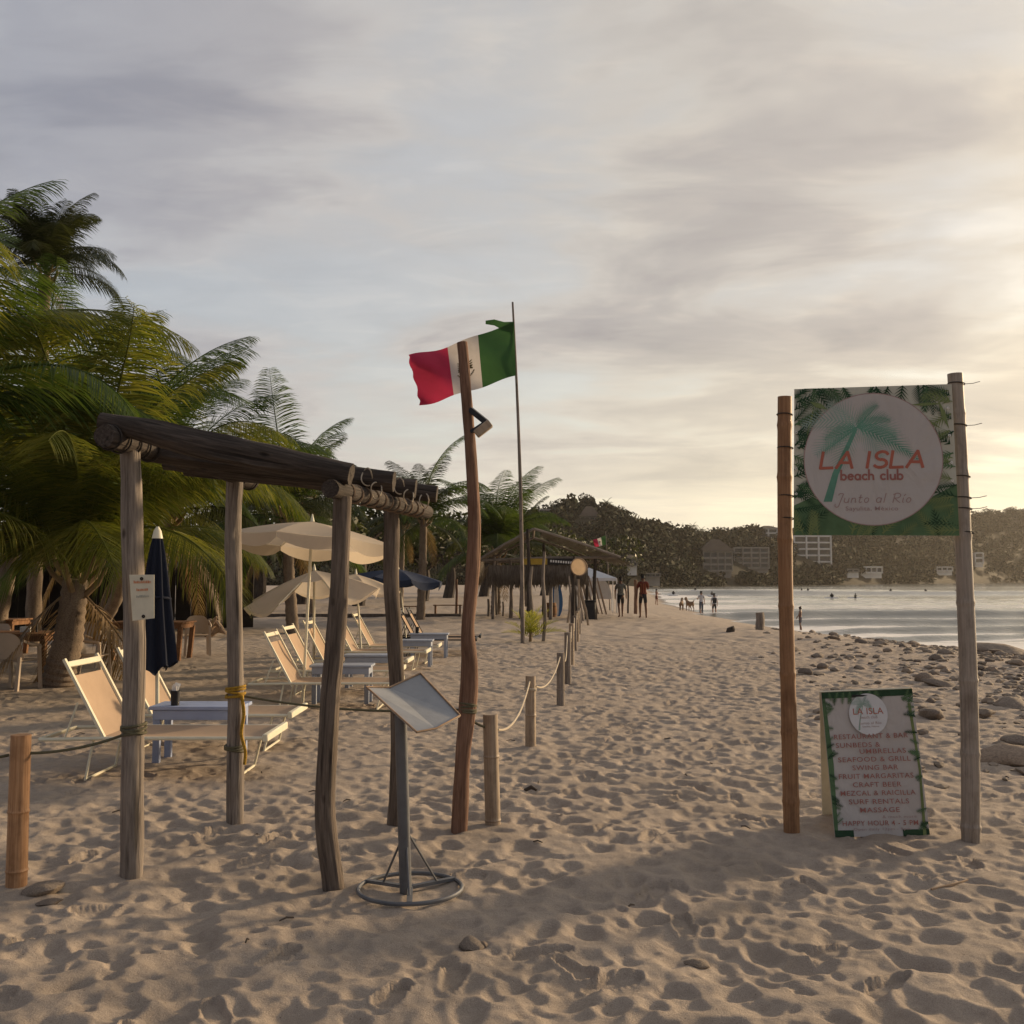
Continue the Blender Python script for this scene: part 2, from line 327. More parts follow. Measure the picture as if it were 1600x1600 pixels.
# ---------------------------------------------------------------- geometry helpers
def wpos(o):
    p = Vector((0, 0, 0))
    while o is not None: p = p + o.location; o = o.parent
    return p
def tag(o, label=None, cat=None, group=None, kind=None):
    if label: o['label'] = label
    if cat: o['category'] = cat
    if group: o['group'] = group
    if kind: o['kind'] = kind
    return o
def thing(name, loc, label, cat, group=None):
    o = bpy.data.objects.new(name, None); C.objects.link(o); o.location = loc; o.empty_display_size = 0.1
    return tag(o, label, cat, group)
def kids(o): return [c for c in bpy.data.objects if c.parent == o]
def copy_tree(o, parent=None, index=None):
    c = o.copy(); C.objects.link(c); c.parent = parent
    for ch in o.children: copy_tree(ch, c)
    return c
def smooth_path(pts, n=6):
    pts = [Vector(p) for p in pts]
    if len(pts) < 3: return pts
    P = [pts[0] * 2 - pts[1]] + pts + [pts[-1] * 2 - pts[-2]]
    out = []
    for i in range(1, len(P) - 2):
        p0, p1, p2, p3 = P[i - 1:i + 3]
        for k in range(n):
            t = k / n
            out.append(0.5 * ((2 * p1) + (p2 - p0) * t + (2 * p0 - 5 * p1 + 4 * p2 - p3) * t * t + (3 * p1 - p0 - 3 * p2 + p3) * t ** 3))
    out.append(pts[-1]); return out
class MB:
    def __init__(s): s.v = []; s.f = []; s.t = []
    def add(s, verts, faces, tcs=None):
        o = len(s.v); s.v += [Vector(v) for v in verts]; s.t += [Vector(v) for v in (tcs or verts)]
        s.f += [tuple(i + o for i in f) for f in faces]; return s
    def box(s, c, size, rot=None, bev=0.0):
        hx, hy, hz = (q / 2 for q in size); M = rot or Matrix.Identity(3)
        if bev <= 0:
            vs = [(x, y, z) for x in (-hx, hx) for y in (-hy, hy) for z in (-hz, hz)]
            fs = [(0, 1, 3, 2), (4, 6, 7, 5), (0, 4, 5, 1), (2, 3, 7, 6), (0, 2, 6, 4), (1, 5, 7, 3)]
        else:
            bm = bmesh.new(); bmesh.ops.create_cube(bm, size=1.0)
            for v in bm.verts: v.co = Vector((v.co.x * size[0], v.co.y * size[1], v.co.z * size[2]))
            bmesh.ops.bevel(bm, geom=bm.edges[:], offset=bev, segments=1, affect='EDGES')
            bm.verts.index_update()
            vs = [tuple(v.co) for v in bm.verts]; fs = [tuple(v.index for v in f.verts) for f in bm.faces]; bm.free()
        c = Vector(c)
        return s.add([M @ Vector(v) + c for v in vs], fs, vs)
    def bar(s, a, b, w, h, up=(0, 0, 1)):
        a, b = Vector(a), Vector(b); d = b - a; L = d.length; d.normalize()
        u = Vector(up); x = u.cross(d)
        if x.length < 1e-4: x = Vector((1, 0, 0)).cross(d)
        x.normalize(); z = d.cross(x)
        M = Matrix((x, d, z)).transposed()
        return s.box((a + b) / 2, (w, L, h), M)
    def tube(s, pts, r, n=10, cap=True, rough=0.0, seed=0, closed=False):
        pts = [Vector(p) for p in pts]; m = len(pts)
        rs = r if isinstance(r, (list, tuple)) else [r] * m
        if len(rs) != m: rs = [float(np.interp(i / (m - 1), np.linspace(0, 1, len(rs)), rs)) for i in range(m)]
        prev = None; vs, ts = [], []; L = 0
        for i, p in enumerate(pts):
            if closed: d = pts[(i + 1) % m] - pts[i - 1]
            else: d = pts[min(i + 1, m - 1)] - pts[max(i - 1, 0)]
            d.normalize()
            if prev is None:
                x = d.cross(Vector((0.3, 0.1, 1))) if abs(d.z) < .9 else d.cross(Vector((0, 1, 0)))
                if x.length < 1e-5: x = d.cross(Vector((1, 0, 0)))
            else: x = prev - d * prev.dot(d)
            x.normalize(); prev = x; y = d.cross(x)
            if i: L += (p - pts[i - 1]).length
            for k in range(n):
                a = 2 * math.pi * k / n; ca, sa = math.cos(a), math.sin(a)
                rr = rs[i]
                if rough: rr *= 1 + rough * (mnoise.noise(Vector((ca * 1.3 + seed * 7.1, sa * 1.3, L * 2.2))) + .5 * mnoise.noise(Vector((ca * 3 + seed, sa * 3, L * 6))))
                vs.append(p + (x * ca + y * sa) * rr); ts.append((ca * rs[i], sa * rs[i], L))
        fs = []
        for i in range(m if closed else m - 1):
            j = (i + 1) % m
            for k in range(n): fs.append((i * n + k, i * n + (k + 1) % n, j * n + (k + 1) % n, j * n + k))
        if cap and not closed: fs.append(tuple(range(n - 1, -1, -1))); fs.append(tuple((m - 1) * n + k for k in range(n)))
        return s.add(vs, fs, ts)
    def ring(s, c, axis, R_, r, n=18, m=6):
        q = Vector(axis).to_track_quat('Z', 'Y'); c = Vector(c)
        return s.tube([c + q @ Vector((R_ * math.cos(2 * math.pi * i / n), R_ * math.sin(2 * math.pi * i / n), 0)) for i in range(n)], r, m, closed=True)
    def grid(s, fn, nu, nv, flip=False):
        vs = [fn(i / nu, j / nv) for j in range(nv + 1) for i in range(nu + 1)]
        fs = [(j * (nu + 1) + i, j * (nu + 1) + i + 1, (j + 1) * (nu + 1) + i + 1, (j + 1) * (nu + 1) + i) for j in range(nv) for i in range(nu)]
        return s.add(vs, fs)
    def build(s, name, mat, parent=None, smooth=True, bev=None, angle=40):
        off = wpos(parent) if parent is not None else Vector((0, 0, 0))
        me = bpy.data.meshes.new(name)
        me.from_pydata([v - off for v in s.v], [], s.f)
        at_ = me.attributes.new('tc', 'FLOAT_VECTOR', 'POINT')
        at_.data.foreach_set('vector', np.array([c for v in s.t for c in v], dtype=np.float32))
        me.materials.append(MATS[mat] if isinstance(mat, str) else mat)
        if smooth:
            me.polygons.foreach_set('use_smooth', [True] * len(me.polygons))
            me.set_sharp_from_angle(angle=R(angle))
        o = bpy.data.objects.new(name, me); C.objects.link(o)
        if parent is not None: o.parent = parent
        return o
def solo(name, mb, mat, base, label, cat, group=None, smooth=True, kind=None):
    """a thing of one mesh with its origin at its base"""
    base = Vector(base); mb.v = [v - base for v in mb.v]
    o = mb.build(name, mat, None, smooth); o.location = base
    return tag(o, label, cat, group, kind)
def sag(a, b, drop, n=14):
    a, b = Vector(a), Vector(b)
    return [a.lerp(b, i / n) - Vector((0, 0, drop * 4 * (i / n) * (1 - i / n))) for i in range(n + 1)]

# ---------------------------------------------------------------- beach sand: one sheet, trodden full of footprints
nr = np.random.RandomState(11)
def vnoise(x, y, cell, seed):
    r = np.random.RandomState(seed); g = r.rand(257, 257).astype(np.float32)
    u, v = x / cell, y / cell; iu, iv = np.floor(u).astype(int), np.floor(v).astype(int)
    fu, fv = u - iu, v - iv; fu = fu * fu * (3 - 2 * fu); fv = fv * fv * (3 - 2 * fv)
    a = g[iu % 256, iv % 256]; b = g[(iu + 1) % 256, iv % 256]; c = g[iu % 256, (iv + 1) % 256]; d = g[(iu + 1) % 256, (iv + 1) % 256]
    return (a * (1 - fu) + b * fu) * (1 - fv) + (c * (1 - fu) + d * fu) * fv - 0.5
X0, X1, Y0, Y1, RES = -10.0, 13.0, 1.0, 27.0, 0.0130
W_, H_ = int((X1 - X0) / RES), int((Y1 - Y0) / RES)
hm = np.full((H_, W_), 0.012, np.float32)
NF = int((X1 - X0) * (Y1 - Y0) * 75)
fx, fy = nr.uniform(X0, X1, NF), nr.uniform(Y0, Y1, NF)
fa = nr.uniform(0, math.pi, NF); fl = 0.038 + 0.085 * nr.rand(NF) ** 1.7; fw = fl * nr.uniform(0.5, 0.95, NF)
fd = nr.uniform(0.009, 0.027, NF) * (fl / .085); fb = nr.uniform(-0.004, 0.012, NF)
for i in range(NF):
    rad = fl[i] * 1.35; k = int(rad / RES) + 1
    ci, cj = int((fx[i] - X0) / RES), int((fy[i] - Y0) / RES)
    i0, i1, j0, j1 = max(ci - k, 0), min(ci + k + 1, W_), max(cj - k, 0), min(cj + k + 1, H_)
    if i1 <= i0 or j1 <= j0: continue
    gx = (np.arange(i0, i1) * RES + X0 - fx[i])[None, :]; gy = (np.arange(j0, j1) * RES + Y0 - fy[i])[:, None]
    ca, sa = math.cos(fa[i]), math.sin(fa[i])
    u = (gx * ca + gy * sa) / fl[i]; v = (-gx * sa + gy * ca) / fw[i]
    q = u * u + v * v
    bowl = fb[i] - fd[i] + fd[i] * 1.15 * q
    np.minimum(hm[j0:j1, i0:i1], bowl, out=hm[j0:j1, i0:i1])
# scuff the crests, keep them readable
for _ in range(1):
    p_ = np.pad(hm, 1, mode='edge')
    hm = (p_[:-2, 1:-1] + p_[2:, 1:-1] + p_[1:-1, :-2] + p_[1:-1, 2:] + 4 * p_[1:-1, 1:-1]) / 8
gxx, gyy = np.meshgrid(np.arange(W_) * RES + X0, np.arange(H_) * RES + Y0)
soft = 0.55 + 0.9 * np.clip(vnoise(gxx, gyy, 1.7, 3) + 0.5, 0, 1)
lect = np.exp(-((gxx + .54) ** 2 + (gyy - 5.22) ** 2) / .40 ** 2 / 1.0); swept = 1 - .45 * sstep(-.3, -1.2, gxx) * sstep(7.0, 8.5, gyy)
hm = hm * soft * (1 - .85 * np.clip(lect * 1.3, 0, 1)) * swept + 0.022 * vnoise(gxx, gyy, .9, 5) * (1 - lect) + 0.012 * vnoise(gxx, gyy, .26, 6) + 0.012 * vnoise(gxx, gyy, .075, 8) + 0.007 * vnoise(gxx, gyy, .036, 9)
# shoe and bare-foot prints with flat soles, steep walls and a pushed-up lip
for i in range(900):
    px0, py0, th = nr.uniform(X0 + .5, X1 - .5), Y0 + 1 + (Y1 - Y0 - 2) * nr.rand() ** 1.5, nr.normal(1.35, .7) + (math.pi if nr.rand() < .5 else 0)
    if (px0 + .54) ** 2 + (py0 - 5.22) ** 2 < .16: continue
    ln, wd, dp = nr.uniform(.115, .145), nr.uniform(.042, .052), nr.uniform(.012, .024); k = int(.26 / RES)
    ci, cj = int((px0 - X0) / RES), int((py0 - Y0) / RES); i0, i1, j0, j1 = max(ci - k, 0), min(ci + k, W_), max(cj - k, 0), min(cj + k, H_)
    ax_ = (np.arange(i0, i1) * RES + X0 - px0)[None, :]; ay_ = (np.arange(j0, j1) * RES + Y0 - py0)[:, None]
    u = ax_ * math.cos(th) + ay_ * math.sin(th); v = -ax_ * math.sin(th) + ay_ * math.cos(th)
    wu = wd * (1 + .16 * np.sin((u / ln) * 2.6 - .2)) * np.sqrt(np.clip(1 - (u / ln) ** 4, 1e-4, 1))
    sd = np.where(np.abs(u) < ln, np.abs(v) - wu, np.hypot(np.abs(u) - ln, v)); blk = hm[j0:j1, i0:i1]
    base_ = float(blk.mean())
    sole = base_ - dp + .25 * (blk - base_) + .0022 * np.sign(np.sin(u * 260)) * (i % 3 == 0)
    hm[j0:j1, i0:i1] = np.where(sd < 0, np.minimum(blk, sole) * .85 + sole * .15, blk + .013 * np.exp(-(np.maximum(sd, 0) / .022) ** 2))
for mx, my in ((205, 1362), (367, 1280), (520, 1378), (620, 1287), (718, 1293), (1237, 1300), (1517, 1314), (770, 1291), (25, 1388), (829, 1168), (1378, 1307)):   # sand heaped round the posts
    mp_ = G(mx, my); w_ = np.exp(-((gxx - mp_.x) ** 2 + (gyy - mp_.y) ** 2) / .15 ** 2); hm = hm * (1 - w_) + .016 * w_
# smoother, swept sand inside the rope where the loungers stand
def micro(x, y):
    u = (x - X0) / RES; v = (y - Y0) / RES
    inside = (u >= 0) & (u < W_ - 1.001) & (v >= 0) & (v < H_ - 1.001)
    uu, vv = np.clip(u, 0, W_ - 1.001), np.clip(v, 0, H_ - 1.001)
    iu, iv = uu.astype(int), vv.astype(int); a, b = uu - iu, vv - iv
    z = (hm[iv, iu] * (1 - a) + hm[iv, iu + 1] * a) * (1 - b) + (hm[iv + 1, iu] * (1 - a) + hm[iv + 1, iu + 1] * a) * b
    out = 0.07 * vnoise(x, y, .5, 21) + .06 * vnoise(x, y, .28, 24)
    e = np.clip(np.minimum(np.minimum(x - X0, X1 - x), np.minimum(y - Y0, Y1 - y)) / 1.2, 0, 1)
    z = np.where(inside, z * e + out * (1 - e), out)
    s = x - shore_x(y)
    return z * (1 - sstep(-4.5, -0.8, s) * .9) * np.where(y > 60, .6, 1.0)
fine_a = np.linspace(-R(43), R(46), 820); rest = np.linspace(R(46), 2 * math.pi - R(43), 70)[1:-1]
ang = np.concatenate([fine_a, rest]); NA = len(ang)
rad = np.concatenate([np.geomspace(0.8, 2.6, 24)[:-1], np.geomspace(2.6, 30, 640)[:-1], np.geomspace(30, 140, 120)[:-1], np.geomspace(140, 3200, 26)]); NR = len(rad)
AA, RR = np.meshgrid(ang, rad)
gx, gy = RR * np.sin(AA), RR * np.cos(AA)
gzv = ground(gx, gy) + np.where(RR < 140, micro(gx, gy), 0)
vv = np.stack([gx, gy, gzv], -1).reshape(-1, 3).astype(np.float32)
vv = np.vstack([vv, [[0, 0, 0]]]).astype(np.float32)
ii, jj = np.meshgrid(np.arange(NR - 1), np.arange(NA), indexing='ij'); j2 = (jj + 1) % NA
quads = np.stack([ii * NA + jj, (ii + 1) * NA + jj, (ii + 1) * NA + j2, ii * NA + j2], -1).reshape(-1, 4)[:, ::-1]
tris = np.stack([np.full(NA, NR * NA), np.arange(NA), (np.arange(NA) + 1) % NA], -1)[:, ::-1]
def np_mesh(name, verts, quads, tris=None, smooth=True):
    me = bpy.data.meshes.new(name)
    nt_ = 0 if tris is None else len(tris)
    me.vertices.add(len(verts)); me.vertices.foreach_set('co', np.ascontiguousarray(verts, np.float32).ravel())
    loops = quads.ravel() if nt_ == 0 else np.concatenate([quads.ravel(), tris.ravel()])
    me.loops.add(len(loops)); me.loops.foreach_set('vertex_index', loops.astype(np.int32))
    tot = np.concatenate([np.full(len(quads), 4), np.full(nt_, 3)]).astype(np.int32)
    st = np.concatenate([[0], np.cumsum(tot)[:-1]]).astype(np.int32)
    me.polygons.add(len(tot)); me.polygons.foreach_set('loop_start', st); me.polygons.foreach_set('loop_total', tot)
    me.polygons.foreach_set('use_smooth', np.full(len(tot), smooth))
    me.update(calc_edges=True); me.validate(); return me
me = np_mesh('beach_sand', vv, quads, tris); me.materials.append(MATS['sand'])
beach = bpy.data.objects.new('ground', me); C.objects.link(beach); tag(beach, 'trodden tan beach sand covered in footprints', 'sand', kind='structure')
def surf(x, y): return gz(x, y) + float(micro(np.array([x]), np.array([y]))[0])

# ---------------------------------------------------------------- sea with swell lines rolling in
wa = np.linspace(-R(6), R(88), 420); wr = np.concatenate([np.geomspace(22, 260, 340)[:-1], np.geomspace(260, 2600, 90)])
WA, WR = np.meshgrid(wa, wr); wx, wy = WR * np.sin(WA), WR * np.cos(WA)
wz = np.full_like(wx, SEA); foam = np.zeros_like(wx); face = np.zeros_like(wx)
def swell(yc, amp, width, slope, seed, x0=-1e9, x1=1e9, fo=0.0):
    global wz, foam, face
    c = yc + slope * wx + 5 * vnoise(wx, wy * 0, 21, seed) + 1.2 * vnoise(wx, wy, 6, seed + 1)
    t = (wy - c) / width
    env = sstep(x0 - 12, x0 + 6, wx) * (1 - sstep(x1 - 6, x1 + 20, wx)) * (0.7 + .6 * vnoise(wx, wy * 0, 33, seed + 2))
    wz = wz + amp * env * np.exp(-np.where(t < 0, (t * 1.7) ** 2, (t * .8) ** 2))
    face = np.maximum(face, env * np.exp(-((t + .55) / .6) ** 2))
    foam = np.maximum(foam, fo * env * np.exp(-((t + 1.4) / 1.6) ** 2))
swell(178, 1.0, 4.0, .06, 31, 30, 400, .35); swell(240, .5, 6, .03, 32); swell(320, .5, 8, .02, 33)
swell(69, .62, 2.0, .12, 34, 14, 200, .9); swell(57, .60, 1.6, .17, 35, 15, 90, .98); swell(48, .42, 1.3, .2, 36, 17, 70, .98); swell(41, .25, .9, .22, 43, 16, 60, .98); swell(86, .28, 2.2, .08, 37, 16, 200, .6); swell(110, .28, 3, .05, 38, 18, 300, .6); swell(138, .25, 3, .05, 39, 20, 300, .5)
near = 1 - sstep(-3, 26, wx - shore_x(wy))
foam = np.maximum(foam, .40 + .38 * near)
foam = np.maximum(foam, .60 * (1 - sstep(120, 175, wy)))
foam = foam * (1 - .35 * sstep(150, 260, wy))
foam = foam - .55 * np.clip(face, 0, 1)
wz = wz + np.where(WR < 300, .10 * vnoise(wx, wy, 2.6, 41) + .06 * vnoise(wx, wy, 1.1, 42), 0)
wv = np.stack([wx, wy, wz], -1).reshape(-1, 3)
ni, nj = len(wr), len(wa)
ii, jj = np.meshgrid(np.arange(ni - 1), np.arange(nj - 1), indexing='ij')
wq = np.stack([ii * nj + jj, ii * nj + jj + 1, (ii + 1) * nj + jj + 1, (ii + 1) * nj + jj], -1).reshape(-1, 4)
me = np_mesh('sea', wv, wq); me.materials.append(MATS['sea_water'])
fa_ = me.attributes.new('foam', 'FLOAT', 'POINT'); fa_.data.foreach_set('value', foam.ravel().astype(np.float32))
sea = bpy.data.objects.new('water', me); C.objects.link(sea); tag(sea, 'pale sea with low swell lines and foam in the bay', 'sea', kind='structure')

# ---------------------------------------------------------------- headland across the bay
PXK = [-500, 200, 400, 600, 700, 780, 830, 880, 920, 960, 1000, 1040, 1100, 1180, 1240, 1320, 1420, 1530, 1600, 1750, 2000, 2600]
SKY = [862, 856, 850, 842, 826, 812, 800, 783, 786, 799, 812, 823, 834, 830, 829, 828, 822, 808, 800, 797, 800, 830]
BAS = [260, 260, 260, 270, 280, 290, 296, 300, 300, 300, 305, 345, 385, 435, 470, 520, 620, 760, 850, 960, 1100, 1500]
def hill_at(a, t):
    """a: bearing as tan, t: 0 at the foot, 1 on the crest, up to 2 behind"""
    px = 800 + 1600 * a
    b = np.interp(px, PXK, BAS); dpt = b * .36; sky_ = np.interp(px, PXK, SKY)
    r = b + dpt * t
    crest = 1.6 + (905 - sky_) / 1600 * (b + dpt) - 5.5
    prof = np.where(t < 1, np.sin(np.clip(t, 0, 1) * math.pi / 2) ** 1.05, np.cos(np.clip(t - 1, 0, 1) * math.pi / 2))
    x, y = r * a, r
    z = SEA - 1.0 + (crest + 2.2) * prof + (3.2 * vnoise(x, y, 26, 51) + 1.6 * vnoise(x, y, 9, 52)) * np.clip(t * 4, 0, 1)
    return x, y, z
ha = np.linspace(-.85, 1.1, 300); ht = np.linspace(-.02, 2.0, 60)
HA, HT = np.meshgrid(ha, ht); hx, hy, hz = hill_at(HA, HT)
hv = np.stack([hx, hy, hz], -1).reshape(-1, 3); ni, nj = len(ht), len(ha)
ii, jj = np.meshgrid(np.arange(ni - 1), np.arange(nj - 1), indexing='ij')
hq = np.stack([ii * nj + jj, ii * nj + jj + 1, (ii + 1) * nj + jj + 1, (ii + 1) * nj + jj], -1).reshape(-1, 4)
me = np_mesh('hill', hv, hq); me.materials.append(MATS['hill_soil'])
hill = bpy.data.objects.new('hill', me); C.objects.link(hill); tag(hill, 'dry wooded headland across the bay', 'hill', kind='structure')
# its wood: crowns made of many leaf-clump faces, one mass
LEAF_N = []
def leaf_cloud(r, cen, rx, rz, n, size, clumps=5):
    """n leaf faces gathered in clumps inside an uneven crown"""
    cc = r.normal(size=(clumps, 3)); cc /= np.linalg.norm(cc, axis=1)[:, None]; cc *= r.uniform(.25, .75, (clumps, 1)); cc[:, 2] = cc[:, 2] * .8 + .1
    k = r.randint(0, clumps, n)
    p = r.normal(size=(n, 3)); p /= np.linalg.norm(p, axis=1)[:, None]; p *= r.uniform(.5, 1, (n, 1)) ** .5 * r.uniform(.38, .58, clumps)[k][:, None]
    p = (p + cc[k]) * np.array([rx, rx, rz]) + np.array(cen)
    a = r.normal(size=(n, 3)); a /= np.linalg.norm(a, axis=1)[:, None]; b = r.normal(size=(n, 3)); b -= a * (a * b).sum(1)[:, None]; b /= np.linalg.norm(b, axis=1)[:, None]
    s_ = size * r.uniform(.6, 1.3, (n, 1))
    nv_ = (p - np.array(cen)) / np.array([rx, rx, rz]) * .6 + (p - (cc[k] * np.array([rx, rx, rz]) + np.array(cen))) / rx + np.array([0, 0, .15]); nv_ /= np.linalg.norm(nv_, axis=1)[:, None] + 1e-6
    LEAF_N.append(np.repeat(nv_, 4, axis=0))
    return np.stack([p - a * s_, p - b * s_ * .55, p + a * s_, p + b * s_ * .55], 1).reshape(-1, 3)
def leaf_mesh(name, chunks, mat):
    v = np.concatenate(chunks); q = np.arange(len(v)).reshape(-1, 4)
    me = np_mesh(name, v, q, None, True); me.materials.append(MATS[mat])
    nl = np.concatenate(LEAF_N); LEAF_N.clear()
    me.normals_split_custom_set_from_vertices(nl)      # leaves shade with the roundness of their clump
    return me
CLEAR = [(1240, 1296, .34), (1146, 1199, .22), (1098, 1142, .20), (1186, 1213, .80), (978, 994, .16), (1322, 1376, .05), (1462, 1486, .06), (1522, 1534, .12), (842, 880, .82), (906, 936, .66), (1000, 1030, .06), (1406, 1442, .62)]   # plots kept open round the houses
r_ = np.random.RandomState(5); chunks = []
for i in range(4000):
    a = r_.uniform(.22, .62) if i % 5 < 2 else r_.uniform(-.32, .45); t = r_.uniform(0.0, 1.06) ** 1.05
    if any(p0 - 7 < 800 + 1600 * a < p1 + 7 and tb - .17 < t < tb + .06 for p0, p1, tb in CLEAR): continue
    x, y, z = hill_at(np.array(a), np.array(t)); d = float(y)
    s_ = r_.uniform(2.0, 4.2) * (.8 + d / 1500)
    chunks.append(leaf_cloud(r_, (float(x), float(y), float(z) + s_ * .7), s_ * r_.uniform(.9, 1.4), s_ * r_.uniform(.75, 1.15), 84, .62 * s_ / 3 * 1.15, 6))
wood = bpy.data.objects.new('hillside_wood', leaf_mesh('hillside_wood', chunks, 'forest_leaf')); C.objects.link(wood)
tag(wood, 'dry scrub and trees covering the headland', 'woodland', kind='stuff')
# ---------------------------------------------------------------- the log gateway
def crooked(px, Y, n=6, below=0.25):
    """a pole centre line from picture points (bottom first) standing at depth Y, sunk into the sand"""
    p = [at(x, y, Y) for x, y in px]
    p = [p[0] + (p[0] - p[1]).normalized() * below] + p
    return smooth_path(p, n)
def pole(name, px, Y, r, mat, parent, rough=.10, seed=1, n=14):
    return MB().tube(crooked(px, Y), r, n, rough=rough, seed=seed).build(name, mat, parent)
gw = thing('log_gateway', (-1.4, 6.1, 0), 'weathered log gateway of four posts carrying dark overhead logs', 'gateway')
pole('post', [(205, 1362), (208, 1150), (210, 1000), (207, 850), (204, 700)], 5.63, [.062, .060, .056, .058, .055], 'wood_grey', gw, .15, 1)
pole('post', [(367, 1280), (369, 1100), (366, 950), (364, 820), (367, 748)], 6.86, [.058, .056, .052, .054, .056], 'wood_grey', gw, .15, 2)
pole('post', [(520, 1378), (509, 1270), (514, 1120), (523, 1010), (531, 900), (535, 776)], 5.42, [.056, .056, .050, .052, .048, .05], 'wood_brown', gw, .17, 3)
pole('post', [(620, 1287), (624, 1160), (617, 1000), (611, 900), (612, 792)], 6.74, [.056, .056, .05, .052, .052], 'wood_brown', gw, .17, 4)
def log(name, a, b, r, mat, parent, bend=0.0, seed=1, rough=.10):
    a, b = Vector(a), Vector(b); mid = (a + b) / 2 + Vector((0, 0, bend))
    return MB().tube(smooth_path([a, a.lerp(mid, .5) + Vector((0, .01, bend * .3)), mid, mid.lerp(b, .5) + Vector((0, 0, bend * .3)), b], 6), r, 16, rough=rough, seed=seed).build(name, mat, parent)
cl0, cl1 = at(163, 681, 5.38), at(394, 753, 7.12)
cr0, cr1 = at(516, 763, 5.26), at(668, 800, 7.25)
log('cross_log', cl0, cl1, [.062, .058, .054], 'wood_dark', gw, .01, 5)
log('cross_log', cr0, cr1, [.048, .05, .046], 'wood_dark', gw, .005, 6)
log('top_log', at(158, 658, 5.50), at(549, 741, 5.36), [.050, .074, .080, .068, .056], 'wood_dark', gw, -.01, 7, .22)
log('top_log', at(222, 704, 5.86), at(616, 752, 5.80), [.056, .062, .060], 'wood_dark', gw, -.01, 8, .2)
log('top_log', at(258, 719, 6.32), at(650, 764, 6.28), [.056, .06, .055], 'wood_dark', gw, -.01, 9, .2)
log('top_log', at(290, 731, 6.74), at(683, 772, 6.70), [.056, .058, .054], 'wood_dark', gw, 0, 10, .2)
def wraps(parent, a, b, f0, f1, k, Rr, mat='wire_dark', name='binding', th=.006):
    a, b = Vector(a), Vector(b)
    for i in range(k):
        f = f0 + (f1 - f0) * i / max(1, k - 1)
        MB().ring(a.lerp(b, f), (b - a) + Vector((rng.uniform(-.3, .3), rng.uniform(-.2, .2), rng.uniform(-.2, .2))) * .6, Rr * rng.uniform(1.0, 1.08), th).build(name, mat, parent)
wraps(gw, cl0, cl1, .03, .25, 5, .066); wraps(gw, cl0, cl1, .88, .97, 2, .059)
wraps(gw, cr0, cr1, .12, .85, 11, .049, 'rope_brown', 'binding', .007)
for (lx, ly, ly2) in ((575, 738, 5.8), (590, 760, 5.8), (625, 752, 6.28), (640, 770, 6.28), (664, 775, 6.7)):
    c = at(lx, ly + 8, ly2 - .02); pts = [c + Vector((.03 * math.cos(t * .63), .07 * math.sin(t * 1.3 + lx) * .4 - .04, .05 * math.sin(t * .63))) for t in range(10)]
    MB().tube(smooth_path(pts, 3), .004, 6, closed=True).build('binding', 'rope_pale', gw)
# paper notice nailed to the gateway's first post
pt = thing('paper_notice', at(222, 968, 5.5), 'small cream paper notice nailed to a gateway post', 'notice')
def quadmap(TL, TR, BL, BR):
    TL, TR, BL, BR = map(Vector, (TL, TR, BL, BR))
    nrm = (TR - TL).cross(TL - BL).normalized()
    if nrm.y > 0: nrm = -nrm
    return lambda u, v, o=0.0: (TL * (1 - u) + TR * u) * (1 - v) + (BL * (1 - u) + BR * u) * v + nrm * o
def panel(name, q, th, mat, parent, nu=1, nv=1, warp=0.0):
    mb = MB(); w = lambda u, v: warp * math.sin(u * 5 + v * 3) * math.sin(v * 4 + 1)
    mb.grid(lambda u, v: q(u, v, w(u, v)), nu, nv); mb.grid(lambda u, v: q(u, v, w(u, v) - th), nu, nv)
    for e in (lambda t, s: (t, 0, s), lambda t, s: (t, 1, s), lambda t, s: (0, t, s), lambda t, s: (1, t, s)):
        k = max(nu, nv); mb.grid(lambda t, s: q(e(t, s)[0], e(t, s)[1], w(e(t, s)[0], e(t, s)[1]) - th * s), k, 1)
    return mb.build(name, mat, parent, False)
qn = quadmap(at(202, 898, 5.535), at(241, 898, 5.52), at(207, 970, 5.535), at(241, 966, 5.52))
panel('sheet', qn, .002, 'paper', pt)
def text_mesh(body, size=1.0, bold=0.0, sp=1.0):
    cu = bpy.data.curves.new('lettering', 'FONT'); cu.body = body; cu.size = size; cu.align_x = 'CENTER'; cu.offset = bold; cu.space_character = sp; cu.resolution_u = 3
    o = bpy.data.objects.new('lettering', cu); C.objects.link(o)
    bpy.context.view_layer.update()
    me = bpy.data.meshes.new_from_object(o.evaluated_get(bpy.context.evaluated_depsgraph_get()))
    v = [tuple(p.co) for p in me.vertices]; f = [tuple(p.vertices) for p in me.polygons]
    bpy.data.objects.remove(o); bpy.data.curves.remove(cu); bpy.data.meshes.remove(me)
    return v, f
def text_on(q, body, uc, v_base, width_u, height_v, mat, parent, off=.002, bold=.012, name='lettering', sp=1.05, slant=0.0):
    vs, fs = text_mesh(body, 1.0, bold, sp)
    xs = [p[0] for p in vs]; x0, x1 = min(xs), max(xs); ch = 0.72
    out = [q(uc + ((p[0] - (x0 + x1) / 2) / (x1 - x0)) * width_u + slant * p[1], v_base - p[1] / ch * height_v, off) for p in vs]
    o = MB().add(out, fs).build(name, mat, parent, False); o['kind'] = 'stuff'; return o
for vb, wu, mt in ((.16, .66, 'print_orange'), (.33, .46, 'print_orange'), (.48, .5, 'print_grey')):     # faded lines, too worn to read
    mb = MB(); x = .5 - wu / 2
    while x < .5 + wu / 2:
        w = rng.uniform(.03, .06); h = rng.uniform(.035, .06)
        mb.add([qn(x, vb + .03, .004), qn(x + w, vb + .03, .004), qn(x + w, vb + .03 - h, .004), qn(x, vb + .03 - h, .004)], [(0, 1, 2, 3)]); x += w + .018
    o = mb.build('faded_print', mt, pt, False); o['kind'] = 'stuff'
